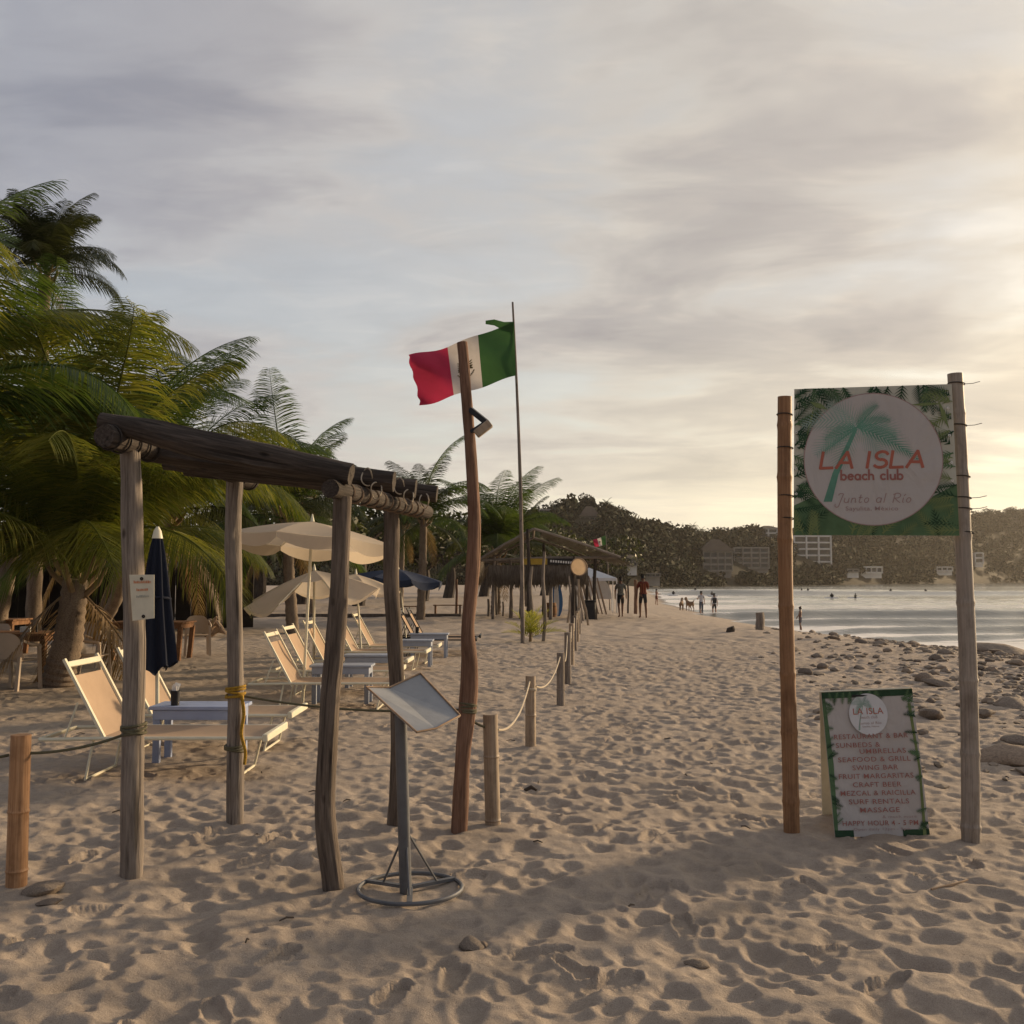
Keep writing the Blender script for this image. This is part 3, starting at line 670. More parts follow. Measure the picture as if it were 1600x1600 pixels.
for u, v in ((.5, .09), (.52, .93)):
    MB().ring(qn(u, v, .004), (0, 1, .1), .006, .004, 8, 5).build('nail', 'wire_dark', pt)

# ---------------------------------------------------------------- crooked pole with bracket
cp = thing('crooked_pole', G(718, 1293), 'tall crooked reddish driftwood pole beside the gateway', 'pole')
pole('trunk', [(718, 1294), (722, 1200), (730, 1105), (733, 1040), (731, 985), (738, 900), (741, 810), (737, 730), (732, 650), (722, 535)], 6.6, [.056, .052, .050, .056, .054, .045, .043, .041, .037, .035, .034], 'wood_red', cp, .16, 12)
br = thing('bracket_lamp', at(738, 680, 6.6), 'small tan box on a black triangular bracket fixed high on the crooked pole', 'lamp')
b0, b1, b2 = at(735, 640, 6.58), at(760, 660, 6.52), at(737, 675, 6.58)
MB().bar(b0, b1, .03, .035).bar(b1, b2, .03, .022).build('bracket', 'black_metal', br)
MB().box(at(755, 670, 6.5), (.12, .05, .055), Matrix.Rotation(R(-38), 3, 'Y'), .006).build('lamp_box', 'bamboo_tan', br)

# ---------------------------------------------------------------- flagpoles and flags
def flagpole(bx, by, Y, top, label, fl, r0=.045, lean=None):
    base = at(bx, by, Y); base.z = gz(base.x, Y) - .2; tp = at(top[0], top[1], Y)
    mid = [base.lerp(tp, t) + Vector((lean * math.sin(t * math.pi), 0, 0)) for t in np.linspace(0, 1, 14)]
    f = thing('flagpole', (base.x, Y, gz(base.x, Y)), label, 'flagpole')
    MB().tube(mid, [r0, r0 * .9, r0 * .7, r0 * .45], 9, rough=.06, seed=3).build('pole', 'wood_grey', f)
    return f
flagpole(817, 1005, 25.6, (801, 472), 'very tall thin bare flagpole planted behind the rope fence', None, .055, .06)
flagpole(953, 940, 55.0, (946, 830), 'short thin flagpole beside the white canopy', None, .035, .03)
def flag(TR, BR, BL, TL, label, Y, fold=.14, scale=1.0, em=True):
    """hoist at the right edge, tri-colour from hoist to fly; corners are picture points"""
    TR, BR, BL, TL = (at(x, y, Y) for x, y in (TR, BR, BL, TL))
    t = thing('flag', BR, label, 'flag')
    def S(u, v, o=0.0):   # u from hoist to fly
        p = (TR * (1 - u) + TL * u) * (1 - v) + (BR * (1 - u) + BL * u) * v
        w = math.sin(u * 11 + v * 4.5) * fold * u ** .6 + math.sin(u * 5 - v * 4 + 1) * fold * .7 * u + math.sin(v * 7 + u * 3) * fold * .35 * (u + .2)
        up = math.sin(u * 7 + 1.0) * .05 * scale * (1 - abs(v - .5)) + (.10 * scale * max(0, u - .8) * math.sin(v * 15))
        fr = .04 * scale * math.sin(v * 23) * max(0, u - .93) * 8
        return p + Vector((fr, w + o, up))
    for nm, u0, u1, mt in (('green_stripe', 0, .345, 'flag_green'), ('white_stripe', .345, .64, 'flag_white'), ('red_stripe', .64, 1, 'flag_red')):
        MB().grid(lambda a, b: S(u0 + (u1 - u0) * a, b), 16, 20).build(nm, mt, t, True, angle=180)
    if em:
        for side in (-1, 1):
            mb = MB(); cu, cv = .495, .5
            def blob(pts): mb.add([S(cu + a * .1, cv + b * .16, side * .012) for a, b in pts], [tuple(range(len(pts)))])
            blob([(-.25, -.7), (.1, -.9), (.35, -.65), (.2, -.3), (.45, 0), (.2, .35), (-.1, .3), (-.3, -.1)])     # eagle body
            for k in range(5): blob([(.2 + .1 * k, -.7 + .12 * k), (.75, -.95 + .28 * k), (.70, -.85 + .28 * k), (.25 + .05 * k, -.45 + .1 * k)])
            for k in range(4): blob([(-.2 - .05 * k, -.6 + .15 * k), (-.75, -.7 + .3 * k), (-.68, -.58 + .3 * k), (-.2, -.4 + .14 * k)])
            for k in range(11):
                a0, a1 = R(20 + k * 13), R(20 + (k + .75) * 13)
                blob([(math.cos(a0) * .8, .25 + math.sin(a0) * .75), (math.cos(a0) * .95, .25 + math.sin(a0) * .92), (math.cos(a1) * .95, .25 + math.sin(a1) * .92), (math.cos(a1) * .8, .25 + math.sin(a1) * .75)])
            mb.build('emblem', 'flag_emblem', t, False)
    return t, S
bigflag, FS = flag((803, 504), (806, 588), (655, 634), (640, 560), 'large frayed green, white and red flag flying from the tall flagpole', 25.5, .26)
mb = MB()
p0 = FS(.0, 0); tat = [p0, p0 + Vector((-.25, .1, .02)), p0 + Vector((-.5, .15, .10)), p0 + Vector((-.72, .12, .06))]
mb.grid(lambda a, b: Vector(tat[min(3, int(a * 3))]).lerp(Vector(tat[min(3, int(a * 3) + 1)]), a * 3 % 1 if a < 1 else 1) + Vector((0, .05 * b, -b * (.28 - .2 * a))), 9, 3)
mb.build('torn_strip', 'flag_green', bigflag, True, angle=180)
flag((946, 837), (947, 851), (930, 855), (926, 844), 'small green, white and red flag flying near the white canopy', 55.0, .10, .4, True)

# ---------------------------------------------------------------- metal menu lectern
mst = thing('menu_lectern', G(634, 1396), 'grey metal menu lectern with tilted tray and ring base', 'lectern')
bp = G(634, 1396); tp = at(626, 1118, 5.27)
MB().tube([bp, tp], .031, 14).build('post', 'steel_grey', mst)
A, B, Cc, D, E, F = at(572, 1074, 5.42), at(609, 1075, 5.55), at(657, 1053, 5.70), at(719, 1119, 5.28), at(682, 1139, 5.08), at(651, 1145, 4.98)
q1 = quadmap(A, B, F, E); q2 = quadmap(B, Cc, E, D)
panel('tray', q1, .004, 'tray_grey', mst); panel('tray', q2, .004, 'tray_grey', mst)
for pts in ((A, B, Cc), (F, E, D), (A, F), (Cc, D)):
    MB().tube([p + Vector((0, 0, .004)) for p in pts], .005, 6).build('tray_trim', 'rust_trim', mst)
rc = bp + Vector((.02, .02, .022))
MB().ring(rc, (0, 0, 1), .265, .011, 40, 8).build('base_ring', 'steel_grey', mst)
for k in range(3):
    a = R(35 + 120 * k); e = rc + Vector((.265 * math.cos(a), .265 * math.sin(a), 0))
    MB().bar(rc + Vector((0, 0, .004)), e + Vector((0, 0, .004)), .028, .016).build('base_bar', 'steel_grey', mst)
    MB().tube([bp + Vector((.012 * math.cos(a), .012 * math.sin(a), .30)), rc.lerp(e, .62)], .006, 7).build('brace', 'steel_grey', mst)

# ---------------------------------------------------------------- rope fence
def bamboo(mb, pts, r, nodes, n=14, seed=0):
    """a cane with swollen joints"""
    P = smooth_path(pts, 10); L = [0]
    for i in range(1, len(P)): L.append(L[-1] + (P[i] - P[i - 1]).length)
    tot = L[-1]; npnts, rr = [], []
    ks = sorted(set([round(l / tot, 4) for l in L] + [q for nd in nodes for q in (nd - .012, nd - .004, nd, nd + .004, nd + .012)]))
    for k in ks:
        if not 0 <= k <= 1: continue
        s_ = k * tot; j = min(len(L) - 2, max(i for i in range(len(L)) if L[i] <= s_ + 1e-9)) if s_ < tot else len(L) - 2
        f = (s_ - L[j]) / max(1e-6, L[j + 1] - L[j]); npnts.append(P[j].lerp(P[j + 1], f))
        base = float(np.interp(k, np.linspace(0, 1, len(r)), r)); dd = min(abs(k - nd) for nd in nodes) if nodes else 1
        rr.append(base * (1 + (.10 if dd < .003 else .05 if dd < .008 else 0)))
    return mb.tube(npnts, rr, n, rough=.03, seed=seed)
FP = [((25, 1388), 1148, .051, 'bamboo_orange', [.33, .62], (33, -8)), ((770, 1291), 1116, .049, 'bamboo_tan', [.3, .72], (766, 0)), ((829, 1168), 1056, .050, 'bamboo_tan', [.6], (829, 0)), ((876, 1103), 1020, .050, 'wood_grey', [.5], (876, 0)),
      ((887, 1068), 988, .052, 'wood_grey', [.5], (887, 0)), ((893, 1038), 974, .05, 'bamboo_tan', [.5], (893, 0)), ((898, 1016), 962, .05, 'wood_grey', [.5], (898, 0)), ((902, 1002), 955, .05, 'bamboo_tan', [.5], (902, 0)), ((905, 992), 950, .05, 'wood_grey', [.5], (905, 0))]
wherep = ['short orange bamboo post left of the gateway', 'short bamboo post beside the crooked pole', 'second pale bamboo post of the rope fence past the crooked pole', 'third rope fence post, grey wood, past the crooked pole']
tops = []
for i, (b, ty, r, mt, nodes, (tx, _)) in enumerate(FP):
    base = G(*b); Y = base.y; top = at(tx, ty, Y)
    o = solo('fence_post', bamboo(MB(), [base - Vector((0, 0, .25)), base, base.lerp(top, .5), top], [r, r * 1.02, r, r * .97], nodes, 14, i), mt, base,
             wherep[i] if i < 4 else ['fourth', 'fifth', 'sixth', 'seventh', 'eighth'][i - 4] + ' post of the rope fence past the crooked pole', 'fence post', 'posts of the rope fence')
    tops.append((base, top, r))
def rope(a, b, drop, mat, label, r=.008, group='ropes strung along the fence'):
    mb = MB(); P = sag(a, b, drop, 18); mb.tube(P, r, 7, rough=.12, seed=rng.random())
    return solo('rope', mb, mat, P[0], label, 'rope', group)
def knot(c, Rr, mat, k=3):
    mb = MB()
    for i in range(k): mb.ring(Vector(c) + Vector((0, 0, .016 * i - .016)), (rng.uniform(-.15, .15), rng.uniform(-.15, .15), 1), Rr, .008, 18, 6)
    return mb
def tie(c, Rr, mat, label, k=3):
    return solo('rope_tie', knot(c, Rr, mat, k), mat, Vector(c), label, 'rope tie', 'ties round the posts')
p1, p2, p3 = at(209, 1142, 5.63), at(368, 1085, 6.86), at(731, 1108, 6.6)
l0 = at(38, 1177, tops[0][0].y)
rope(l0, p1, .03, 'rope_olive', 'dark green rope between the orange bamboo post and the gateway')
rope(at(-200, 1190, 5.0), at(14, 1180, tops[0][0].y), .03, 'rope_olive', 'dark rope end leading away from the orange bamboo post')
rope(p2, p3, .05, 'rope_olive', 'long olive rope sagging from the gateway to the crooked pole')
rope(at(733, 1122, 6.6), at(762, 1137, tops[1][0].y), .01, 'rope_olive', 'short rope from the crooked pole to the nearest bamboo post')
for i in range(1, 8):
    a, b = tops[i], tops[i + 1]
    rope(a[1] - Vector((-a[2], 0, .10)), b[1] - Vector((b[2] * .2, b[2], .05)), .13 * min(1, (b[0] - a[0]).length / 3), 'rope_pale', 'pale rope sagging between the first two bamboo posts of the path' if i == 1 else 'pale rope between the %s and %s fence posts past the crooked pole' % tuple(['first', 'second', 'third', 'fourth', 'fifth', 'sixth', 'seventh', 'eighth'][i - 1:i + 1]), .009)
tie(p1, .064, 'rope_olive', 'green rope wound round the gateway post with the paper notice', 4)
tie(p2, .062, 'rope_yellow', 'yellow and black rope knotted round a gateway post', 5); tie(p2 - Vector((0, 0, .35)), .062, 'rope_olive', 'olive cord wound low round a gateway post', 3)
mb = MB(); mb.tube(smooth_path([p2 + Vector((.055, -.05, 0)), p2 + Vector((.075, -.06, -.12)), p2 + Vector((.06, -.06, -.25)), p2 + Vector((.085, -.05, -.36)), p2 + Vector((.08, -.05, -.45))], 4), .012, 7, rough=.3)
solo('rope_end', mb, 'rope_yellow', p2, 'loose yellow rope end hanging down a gateway post', 'rope')
tie(p3, .052, 'rope_olive', 'olive rope wound round the crooked pole', 4)
tie(at(829, 1075, tops[2][0].y), .054, 'rope_pale', 'white rope tied round the second bamboo post', 2)

# ---------------------------------------------------------------- beach club sign
sg = thing('club_sign', G(1380, 1305), 'large printed beach club sign between two tall bamboo poles', 'sign')
SY0, SY1 = 6.55, 6.35
for px, Y, r, mt, nd, sd in (([(1237, 1300), (1232, 1100), (1228, 930), (1226, 760), (1226, 620)], SY0, [.050, .050, .046, .046, .044], 'bamboo_brown', [.16, .30, .42, .56, .70, .83, .94], 1),
                        ([(1517, 1314), (1516, 1180), (1513, 1050), (1507, 900), (1500, 720), (1492, 584)], SY1, [.055, .055, .053, .050, .047, .046], 'bamboo_grey', [.12, .26, .40, .55, .68, .80, .92], 2)):
    P = [at(x, y, Y) for x, y in px]; P = [P[0] - Vector((0, 0, .3))] + P
    bamboo(MB(), P, r, nd, 18, sd).build('pole', mt, sg)
qs = quadmap(at(1241, 608, SY0 - .05), at(1487, 600, SY1 - .065), at(1240, 836, SY0 - .05), at(1499, 837, SY1 - .065))
board = panel('banner', qs, .004, 'print_pale', sg)
warp = lambda u, v: 0.0
qsw = lambda u, v, o=0.0: qs(min(1, max(0, u)), min(1, max(0, v)), o + warp(u, v))
def shape(q, pts, mat, parent, off, name):
    return MB().add([q(u, v, off) for u, v in pts], [tuple(range(len(pts)))]).build(name, mat, parent, False)
def frond2d(mb, q, base, angd, L, n, wid, off, curve=0.0, asp=1.0, tilt=55):
    """flat printed palm leaf"""
    x, y = base; a = R(angd); pts = []
    for i in range(n + 1):
        pts.append((x, y, a)); x += math.cos(a) * L / n; y -= math.sin(a) * L / n * asp; a += R(curve) / n
    for i in range(1, n + 1):
        x, y, a = pts[i]; t = i / n; ll = wid * (math.sin(math.pi * min(1, t * .88 + .12)) ** .7)
        for s_ in (-1, 1):
            b = a + s_ * R(tilt) * (1 - .5 * t); w = L / n * .34
            tip = (x + math.cos(b) * ll, y - math.sin(b) * ll * asp)
            mb.add([q(x - math.cos(a) * w, y + math.sin(a) * w * asp, off), q(tip[0], tip[1], off), q(x + math.cos(a) * w, y - math.sin(a) * w * asp, off)], [(0, 1, 2)])
    mb.add([q(pts[0][0] + .004, pts[0][1] + .004, off), q(pts[0][0] - .004, pts[0][1] - .004, off), q(pts[-1][0], pts[-1][1], off)], [(0, 1, 2)])
r2 = random.Random(3)
# printed leaves round the edge, layer on layer
shape(qsw, [(0, .80), (.12, .74), (.3, .86), (.5, .93), (.7, .88), (.86, .74), (1, .66), (1, 1), (0, 1)], 'print_green', board, .0012, 'printed_field')
for k in range(92):
    if k < 30: base, a = (r2.uniform(-.01, .03), r2.uniform(0, .95)), r2.uniform(-40, 45)
    elif k < 48: base, a = (r2.uniform(.0, 1.0), r2.uniform(-.02, .01)), r2.uniform(-125, -55)
    elif k < 68: base, a = (r2.uniform(.0, 1.0), r2.uniform(.98, 1.02)), r2.uniform(45, 135)
    else: base, a = (r2.uniform(.97, 1.01), r2.uniform(.02, 1)), r2.uniform(140, 220)
    mb = MB(); frond2d(mb, qsw, base, a, r2.uniform(.12, .22), r2.randint(8, 12), r2.uniform(.045, .075), .0030 + .00002 * k, r2.uniform(-40, 40))
    mb.build('printed_leaf', r2.choice(['print_dark_green', 'print_green', 'print_dark_green'] if k < 48 else ['print_dark_green', 'print_green', 'print_lime', 'print_lime'] if k < 68 else ['print_dark_green', 'print_lime', 'print_green']), board, False)
for x0, y0, x1, y1, w in ((.10, .09, .22, .15, .014), (.74, .13, .93, .13, .012), (.91, .10, .97, .30, .012), (.79, .20, .93, .30, .005), (.08, .34, .13, .12, .012)):
    shape(qsw, [(x0, y0), ((x0 + x1) / 2 + w, (y0 + y1) / 2 - w), (x1, y1), ((x0 + x1) / 2 - w, (y0 + y1) / 2 + w)], 'print_lime', board, .0052, 'printed_leaf')
disc = shape(qsw, [(.494 + .426 * math.cos(2 * math.pi * i / 64), .49 + .44 * math.sin(2 * math.pi * i / 64)) for i in range(64)], 'print_white', board, .0058, 'printed_disc')
rm = MB(); rm.add([qsw(.494 + (.426 + .006 * (i % 2)) * math.cos(2 * math.pi * (i // 2) / 64), .49 + (.44 + .006 * (i % 2)) * math.sin(2 * math.pi * (i // 2) / 64), .0062) for i in range(128)], [(2 * i, 2 * i + 1, (2 * i + 3) % 128, (2 * i + 2) % 128) for i in range(64)]); rm.build('printed_rim', 'print_mauve', board, False)
def logo_palm(q, par, cu, cv, s_, off, mt, mtp):
    mb = MB()
    for a, L, cvv in ((150, .30, 60), (196, .26, 40), (118, .2, 50), (20, .22, -70), (-8, .30, -45), (-38, .2, -30), (235, .24, 20)):
        frond2d(mb, q, (cu, cv), a, L * s_, 16, .095 * s_, off, cvv, 1.05, 60)
    mb.build('printed_palm', mtp, par, False)
    mb = MB()
    for a, L, cvv in ((75, .15, -60), (168, .17, 70), (10, .2, -60), (-20, .34, -22), (205, .2, 25), (48, .17, -80)):
        frond2d(mb, q, (cu, cv), a, L * s_ * 1.1, 18, .07 * s_, off + .0002, cvv, 1.05, 42)
    tr = [(cu - .005 * s_, cv + .01), (cu - .06 * s_, cv + .13 * s_), (cu - .11 * s_, cv + .25 * s_), (cu - .15 * s_, cv + .40 * s_)]
    for i in range(3):
        w0, w1 = .010 * s_ + .003 * i * s_, .013 * s_ + .004 * i * s_
        mb.add([q(tr[i][0] - w0, tr[i][1], off + .0003), q(tr[i + 1][0] - w1, tr[i + 1][1], off + .0003), q(tr[i + 1][0] + w1, tr[i + 1][1], off + .0003), q(tr[i][0] + w0, tr[i][1], off + .0003)], [(0, 1, 2, 3)])
    mb.build('printed_palm', mt, par, False)
logo_palm(qsw, board, .40, .275, 1.25, .0066, 'print_teal', 'print_teal_pale')
# hand-drawn letters: strokes on a unit cell (x right, y up)
def arc(cx, cy, rx, ry, a0, a1, n=10): return [(cx + rx * math.cos(R(a0 + (a1 - a0) * i / n)), cy + ry * math.sin(R(a0 + (a1 - a0) * i / n))) for i in range(n + 1)]
GL = {'L': (.62, [[(.02, 1), (0, .0), (.58, .02)]]), 'A': (.82, [[(0, 0), (.44, 1), (.76, 0)], [(.12, .34), (.68, .32)]]), 'I': (.2, [[(.06, .98), (.04, 0)]]),
      'S': (.66, [arc(.34, .74, .28, .25, 20, 260) + arc(.30, .26, .30, .25, 80, -150)]), ' ': (.34, []),
      'b': (.55, [[(.03, 1), (.02, 0)], arc(.25, .26, .22, .26, 180, -180, 16)]), 'e': (.55, [[(.04, .30), (.46, .32)] + arc(.25, .28, .22, .27, 10, 320)]), 'a': (.56, [arc(.24, .27, .22, .26, 60, 400, 16), [(.46, .5), (.47, 0)]]),
      'c': (.48, [arc(.26, .27, .23, .26, 50, 310)]), 'h': (.54, [[(.03, 1), (.03, 0)], [(.03, .3)] + arc(.23, .32, .19, .2, 150, 10, 6) + [(.43, 0)]]), 'l': (.2, [[(.06, 1), (.06, 0)]]), 'u': (.54, [[(.03, .5)] + arc(.23, .22, .2, .22, 180, 360, 8) + [(.43, .5), (.45, 0)]]),
      'J': (.62, [arc(.36, .86, .24, .14, 200, 30, 8) + [(.50, .5), (.42, -.2)] + arc(.22, -.25, .2, .25, 10, -200, 8)]), 'n': (.5, [[(.02, .5), (.03, 0)], [(.03, .3)] + arc(.22, .30, .17, .2, 150, 10, 6) + [(.40, .04), (.5, .08)]]),
      't': (.4, [[(.14, .85), (.12, .1), (.22, 0), (.36, .08)], [(.0, .55), (.32, .58)]]), 'o': (.5, [arc(.24, .26, .2, .25, 80, 440, 16)]), 'R': (.72, [[(.1, .98), (.06, 0)], [(-.05, .85)] + arc(.3, .74, .34, .26, 130, -90, 10) + [(.14, .48), (.45, .18), (.72, .0)]]), 'i': (.22, [[(.08, .5), (.08, .06), (.18, .0)]]), 'í': (.22, [[(.08, .5), (.08, .06), (.18, .0)], [(.08, .68), (.2, .88)]])}
def strokes(q, word, u0, v0, wu, hv, th, mat, par, off, slant=0.0, gap=.10):
    W = sum(GL[c][0] + gap for c in word) - gap; x = 0; sx = wu / W
    for c in word:
        mb = MB()
        for st in GL[c][1]:
            P = [(u0 + (x + p[0] + slant * p[1]) * sx, v0 - p[1] * hv) for p in st]
            for i in range(len(P) - 1):
                (xa, ya), (xb, yb) = P[i], P[i + 1]; l_ = math.hypot(xb - xa, yb - ya) or 1; nx, ny = -(yb - ya) / l_ * th, (xb - xa) / l_ * th; ex, ey = (xb - xa) / l_ * th * .6, (yb - ya) / l_ * th * .6
                o = off + .00002 * i
                mb.add([q(xa - ex + nx, ya - ey + ny, o), q(xa - ex - nx, ya - ey - ny, o), q(xb + ex - nx, yb + ey - ny, o), q(xb + ex + nx, yb + ey + ny, o)], [(0, 1, 2, 3)])
        x += GL[c][0] + gap
        if mb.v: mb.build('letter', mat, par, False)
strokes(qsw, 'LA ISLA', .168, .548, .64, .108, .0095, 'print_red', board, .0080, .12, .14)
strokes(qsw, 'beach club', .296, .628, .385, .066, .0060, 'print_maroon', board, .0080, 0, .10)
strokes(qsw, 'Junto al Río', .26, .782, .46, .062, .0026, 'print_mauve', board, .0080, .25, .16)
text_on(qsw, 'Sayulita, México', .483, .834, .32, .028, 'print_mauve', board, .0080, .002)
for u, v in ((.015, .3), (.015, .55), (.015, .72), (.97, .16), (.97, .34), (.975, .52), (.975, .64)):
    MB().ring(qs(u, v, .004), (0, 1, 0), .006, .003, 10, 5).build('eyelet', 'white_paint', board)
for (x, y, Y, r, ll) in ((1226, 648, SY0, .049, 0), (1227, 700, SY0, .049, 0), (1228, 775, SY0, .05, 0), (1229, 810, SY0, .05, 0), (1494, 600, SY1, .05, 1), (1497, 665, SY1, .05, 1), (1502, 745, SY1, .051, 0), (1504, 778, SY1, .051, 1), (1505, 795, SY1, .051, 1), (1508, 832, SY1, .052, 0)):
    c = at(x, y, Y); mb = MB().ring(c, (.08, .05, 1), r, .004, 18, 5)
    if ll: mb.tube([c + Vector((r, 0, 0)), c + Vector((r + .05, -.01, .002)), c + Vector((r + .09, -.02, .012))], .0022, 5)
    mb.build('wire_tie', 'wire_dark', sg)

# ---------------------------------------------------------------- A-frame board under the sign
af = thing('a_frame_sign', G(1378, 1307), 'white A-frame menu board with green leaf border standing on the sand', 'sign board')
TLa, TRa, BLa, BRa = at(1283, 1082, 6.62), at(1425, 1076, 6.60), G(1305, 1308), G(1453, 1306)
qa = quadmap(TLa, TRa, BLa, BRa)
fp = panel('front_panel', qa, .012, 'print_white', af)
qb = quadmap(TLa + Vector((0, .03, 0)), TRa + Vector((0, .03, 0)), G(1285, 1276), G(1428, 1274))
panel('back_panel', qb, .012, 'paper', af)
MB().box(qa(.42, .035, .004), (.10, .004, .014), None, .002).build('handle_slot', 'black_plastic', fp)
for x0, x1, y0, y1, mt in ((0, .07, 0, 1, 'print_green'), (.93, 1, .1, 1, 'print_lime'), (0, 1, 0, .045, 'print_dark_green'), (.0, .2, .955, 1, 'print_dark_green'), (.72, 1, .955, 1, 'print_dark_green')):
    w = .035 if x1 - x0 < .3 and y0 < .9 else 0
    shape(qa, [(x0, y0), (x1 - w, y0), (x1 - w * .3, (y0 + y1) / 2), (x1 - w, y1), (x0, y1), (x0 + (w if x0 > .5 else 0), (y0 + y1) / 2)], mt, fp, .0012 + .0003 * x1, 'printed_border')
qac = lambda u, v, o=0.0: qa(min(1, max(0, u)), min(1, max(0, v)), o)
for k in range(60):
    side = k % 3
    base, a = ((0, r2.uniform(.02, .98)), r2.uniform(-40, 40)) if side == 0 else ((1, r2.uniform(.02, .98)), r2.uniform(145, 215)) if side == 1 else ((r2.uniform(0, 1), 0), r2.uniform(-120, -60))
    mb = MB(); frond2d(mb, qac, base, a, r2.uniform(.08, .15), 8, .045, .002 + .00003 * k, r2.uniform(-40, 40), .7); mb.build('printed_leaf', r2.choice(['print_dark_green', 'print_green', 'print_green']), fp, False)
shape(qa, [(.49 + .21 * math.cos(2 * math.pi * i / 40), .165 + .145 * math.sin(2 * math.pi * i / 40)) for i in range(40)], 'canvas_white', fp, .0046, 'printed_disc')
logo_palm(qac, fp, .44, .095, .45, .0050, 'print_teal_pale', 'print_teal_pale')
text_on(qa, 'LA ISLA', .49, .165, .33, .045, 'print_red', fp, .0060, .004)
text_on(qa, 'beach club', .49, .195, .19, .02, 'print_mauve', fp, .0060, .004)
text_on(qa, 'Junto al Río', .5, .235, .24, .018, 'print_mauve', fp, .0060, .0); text_on(qa, 'Sayulita, México', .5, .256, .18, .012, 'print_mauve', fp, .0060, .0)
for body, uc, vb, wu, h in (('RESTAURANT & BAR', .49, .333, .80, .034), ('SUNBEDS &', .34, .392, .48, .034), ('UMBRELLAS', .60, .437, .50, .034), ('SEAFOOD & GRILL', .50, .492, .78, .034), ('SWING BAR', .50, .549, .49, .034), ('FRUIT MARGARITAS', .50, .607, .80, .034), ('CRAFT BEER', .50, .665, .52, .034),
                            ('MEZCAL & RAICILLA', .50, .722, .80, .034), ('SURF RENTALS', .50, .780, .64, .034), ('MASSAGE', .50, .837, .42, .034), ('& much more', .70, .877, .36, .02), ('HAPPY HOUR 4 - 5 PM', .49, .925, .80, .034), ('Open daily 12pm - 9pm', .50, .958, .60, .018)):
    text_on(qa, body, uc, vb, wu, h, 'print_maroon' if h > .03 else 'print_mauve', fp, .0060, .007 if h > .03 else .002, sp=1.12)
# ---------------------------------------------------------------- sun loungers, tables, parasols
def make_lounger(frame, sling, label, group):
    t = thing('sun_lounger', (0, 0, 0), label, 'sun lounger', group)
    Wd, Z = .68, .34
    for y in (0, Wd): MB().tube([(0, y, Z - .01), (.5, y, Z), (1.80, y, Z)], .015, 8).build('side_rail', frame, t)
    MB().box((1.80, Wd / 2, Z + .005), (.045, Wd + .06, .062), None, .008).build('foot_bar', frame, t)
    MB().box((0.0, Wd / 2, Z - .01), (.03, Wd, .03), None, .006).build('head_bar', frame, t)
    hx, hz, tx, tz = .50, Z + .01, .19, .93
    for y in (.02, Wd - .02): MB().bar((hx + .03, y, hz - .05), (tx - .02, y, tz + .035), .022, .034, (0, 1, 0)).build('back_rail', frame, t)
    MB().box((tx + .005, Wd / 2, tz - .01), (.022, Wd - .06, .05), Matrix.Rotation(R(-27), 3, 'Y'), .005).build('back_bar', frame, t)
    MB().grid(lambda u, v: Vector((hx + (1.785 - hx) * u, .01 + (Wd - .02) * v, Z + .012 - .035 * math.sin(math.pi * v) * (1 - (2 * u - 1) ** 4))), 14, 8).build('bed_sling', sling, t)
    MB().grid(lambda u, v: Vector((hx + (tx + .045 - hx) * u, .04 + (Wd - .08) * v, hz + (tz - .10 - hz) * u)) + Vector((-.7, 0, -.4)) * .05 * math.sin(math.pi * v) * math.sin(math.pi * u), 10, 8).build('back_sling', sling, t)
    for x0, x1 in ((1.63, 1.55), (.42, .36)):
        mb = MB()
        for y in (.03, Wd - .03): mb.tube([(x0, y, Z), (x1, y, 0.005)], .011, 7)
        mb.tube([(x1, .03, .012), (x1, Wd - .03, .012)], .012, 7); mb.build('leg', frame, t)
    for y in (.0, Wd): MB().tube([(.20, y, Z), (.30, y + (.01 if y else -.01), .62)], .008, 6).build('back_prop', frame, t)
    return t
LG = 'sun loungers in rows behind the rope'
proto = make_lounger('frame_cream', 'sling_tan', 'x', LG)
Ls = [(-3.76, 8.25, 0, 'tan sun lounger in front of the near blue table'), (-3.86, 9.62, 0, 'tan sun lounger behind the near blue table by the closed navy parasol'),
      (-3.20, 12.55, 0, 'tan sun lounger in front of the broad grey table'), (-3.36, 14.25, 0, 'tan sun lounger just behind the broad grey table'), (-3.42, 15.95, 0, 'tan sun lounger by the second grey table, under the torn parasol'), (-3.30, 17.95, 0, 'tan sun lounger in front of the table with a black cup'), (-3.2, 19.45, 0, 'tan sun lounger behind the table with a black cup')]
for i, (x, y, a, lb) in enumerate(Ls):
    o = proto if i == 0 else copy_tree(proto)
    o.location = (x, y, gz(x, y) - .005); o.rotation_euler.z = R(a + (rng.uniform(-2, 2) if i > 1 else 0)); o['label'] = lb
dk = make_lounger('black_metal', 'sling_tan', 'black framed lounger with brown backrest near the navy parasol', LG); dk.location = (-2.55, 21.4, 0)
dk2 = copy_tree(dk); dk2.location = (-2.5, 22.6, 0); dk2['label'] = 'black framed lounger behind its twin by the navy parasol'
def make_table(mat, w=.80, d=.42, h=.49):
    t = thing('side_table', (0, 0, 0), 'x', 'table', 'low side tables between the loungers')
    for k in range(3): MB().box((w / 2, d * (k + .5) / 3, h - .015), (w, d / 3 - .006, .03), None, .004).build('top_plank', mat, t)
    for y in (.03, d - .03): MB().box((w / 2, y, h - .075), (w - .06, .022, .085), None, .003).build('apron', mat, t)
    for x in (.04, w - .04): MB().box((x, d / 2, h - .075), (.022, d - .086, .085), None, .003).build('apron', mat, t)
    for x in (.06, w - .06):
        for y in (.055, d - .055): MB().box((x, y, (h - .03) / 2 - .03), (.06, .05, h - .03 + .05), None, .004).build('leg', mat, t)
    return t
tb = make_table('table_blue'); tg = make_table('table_grey')
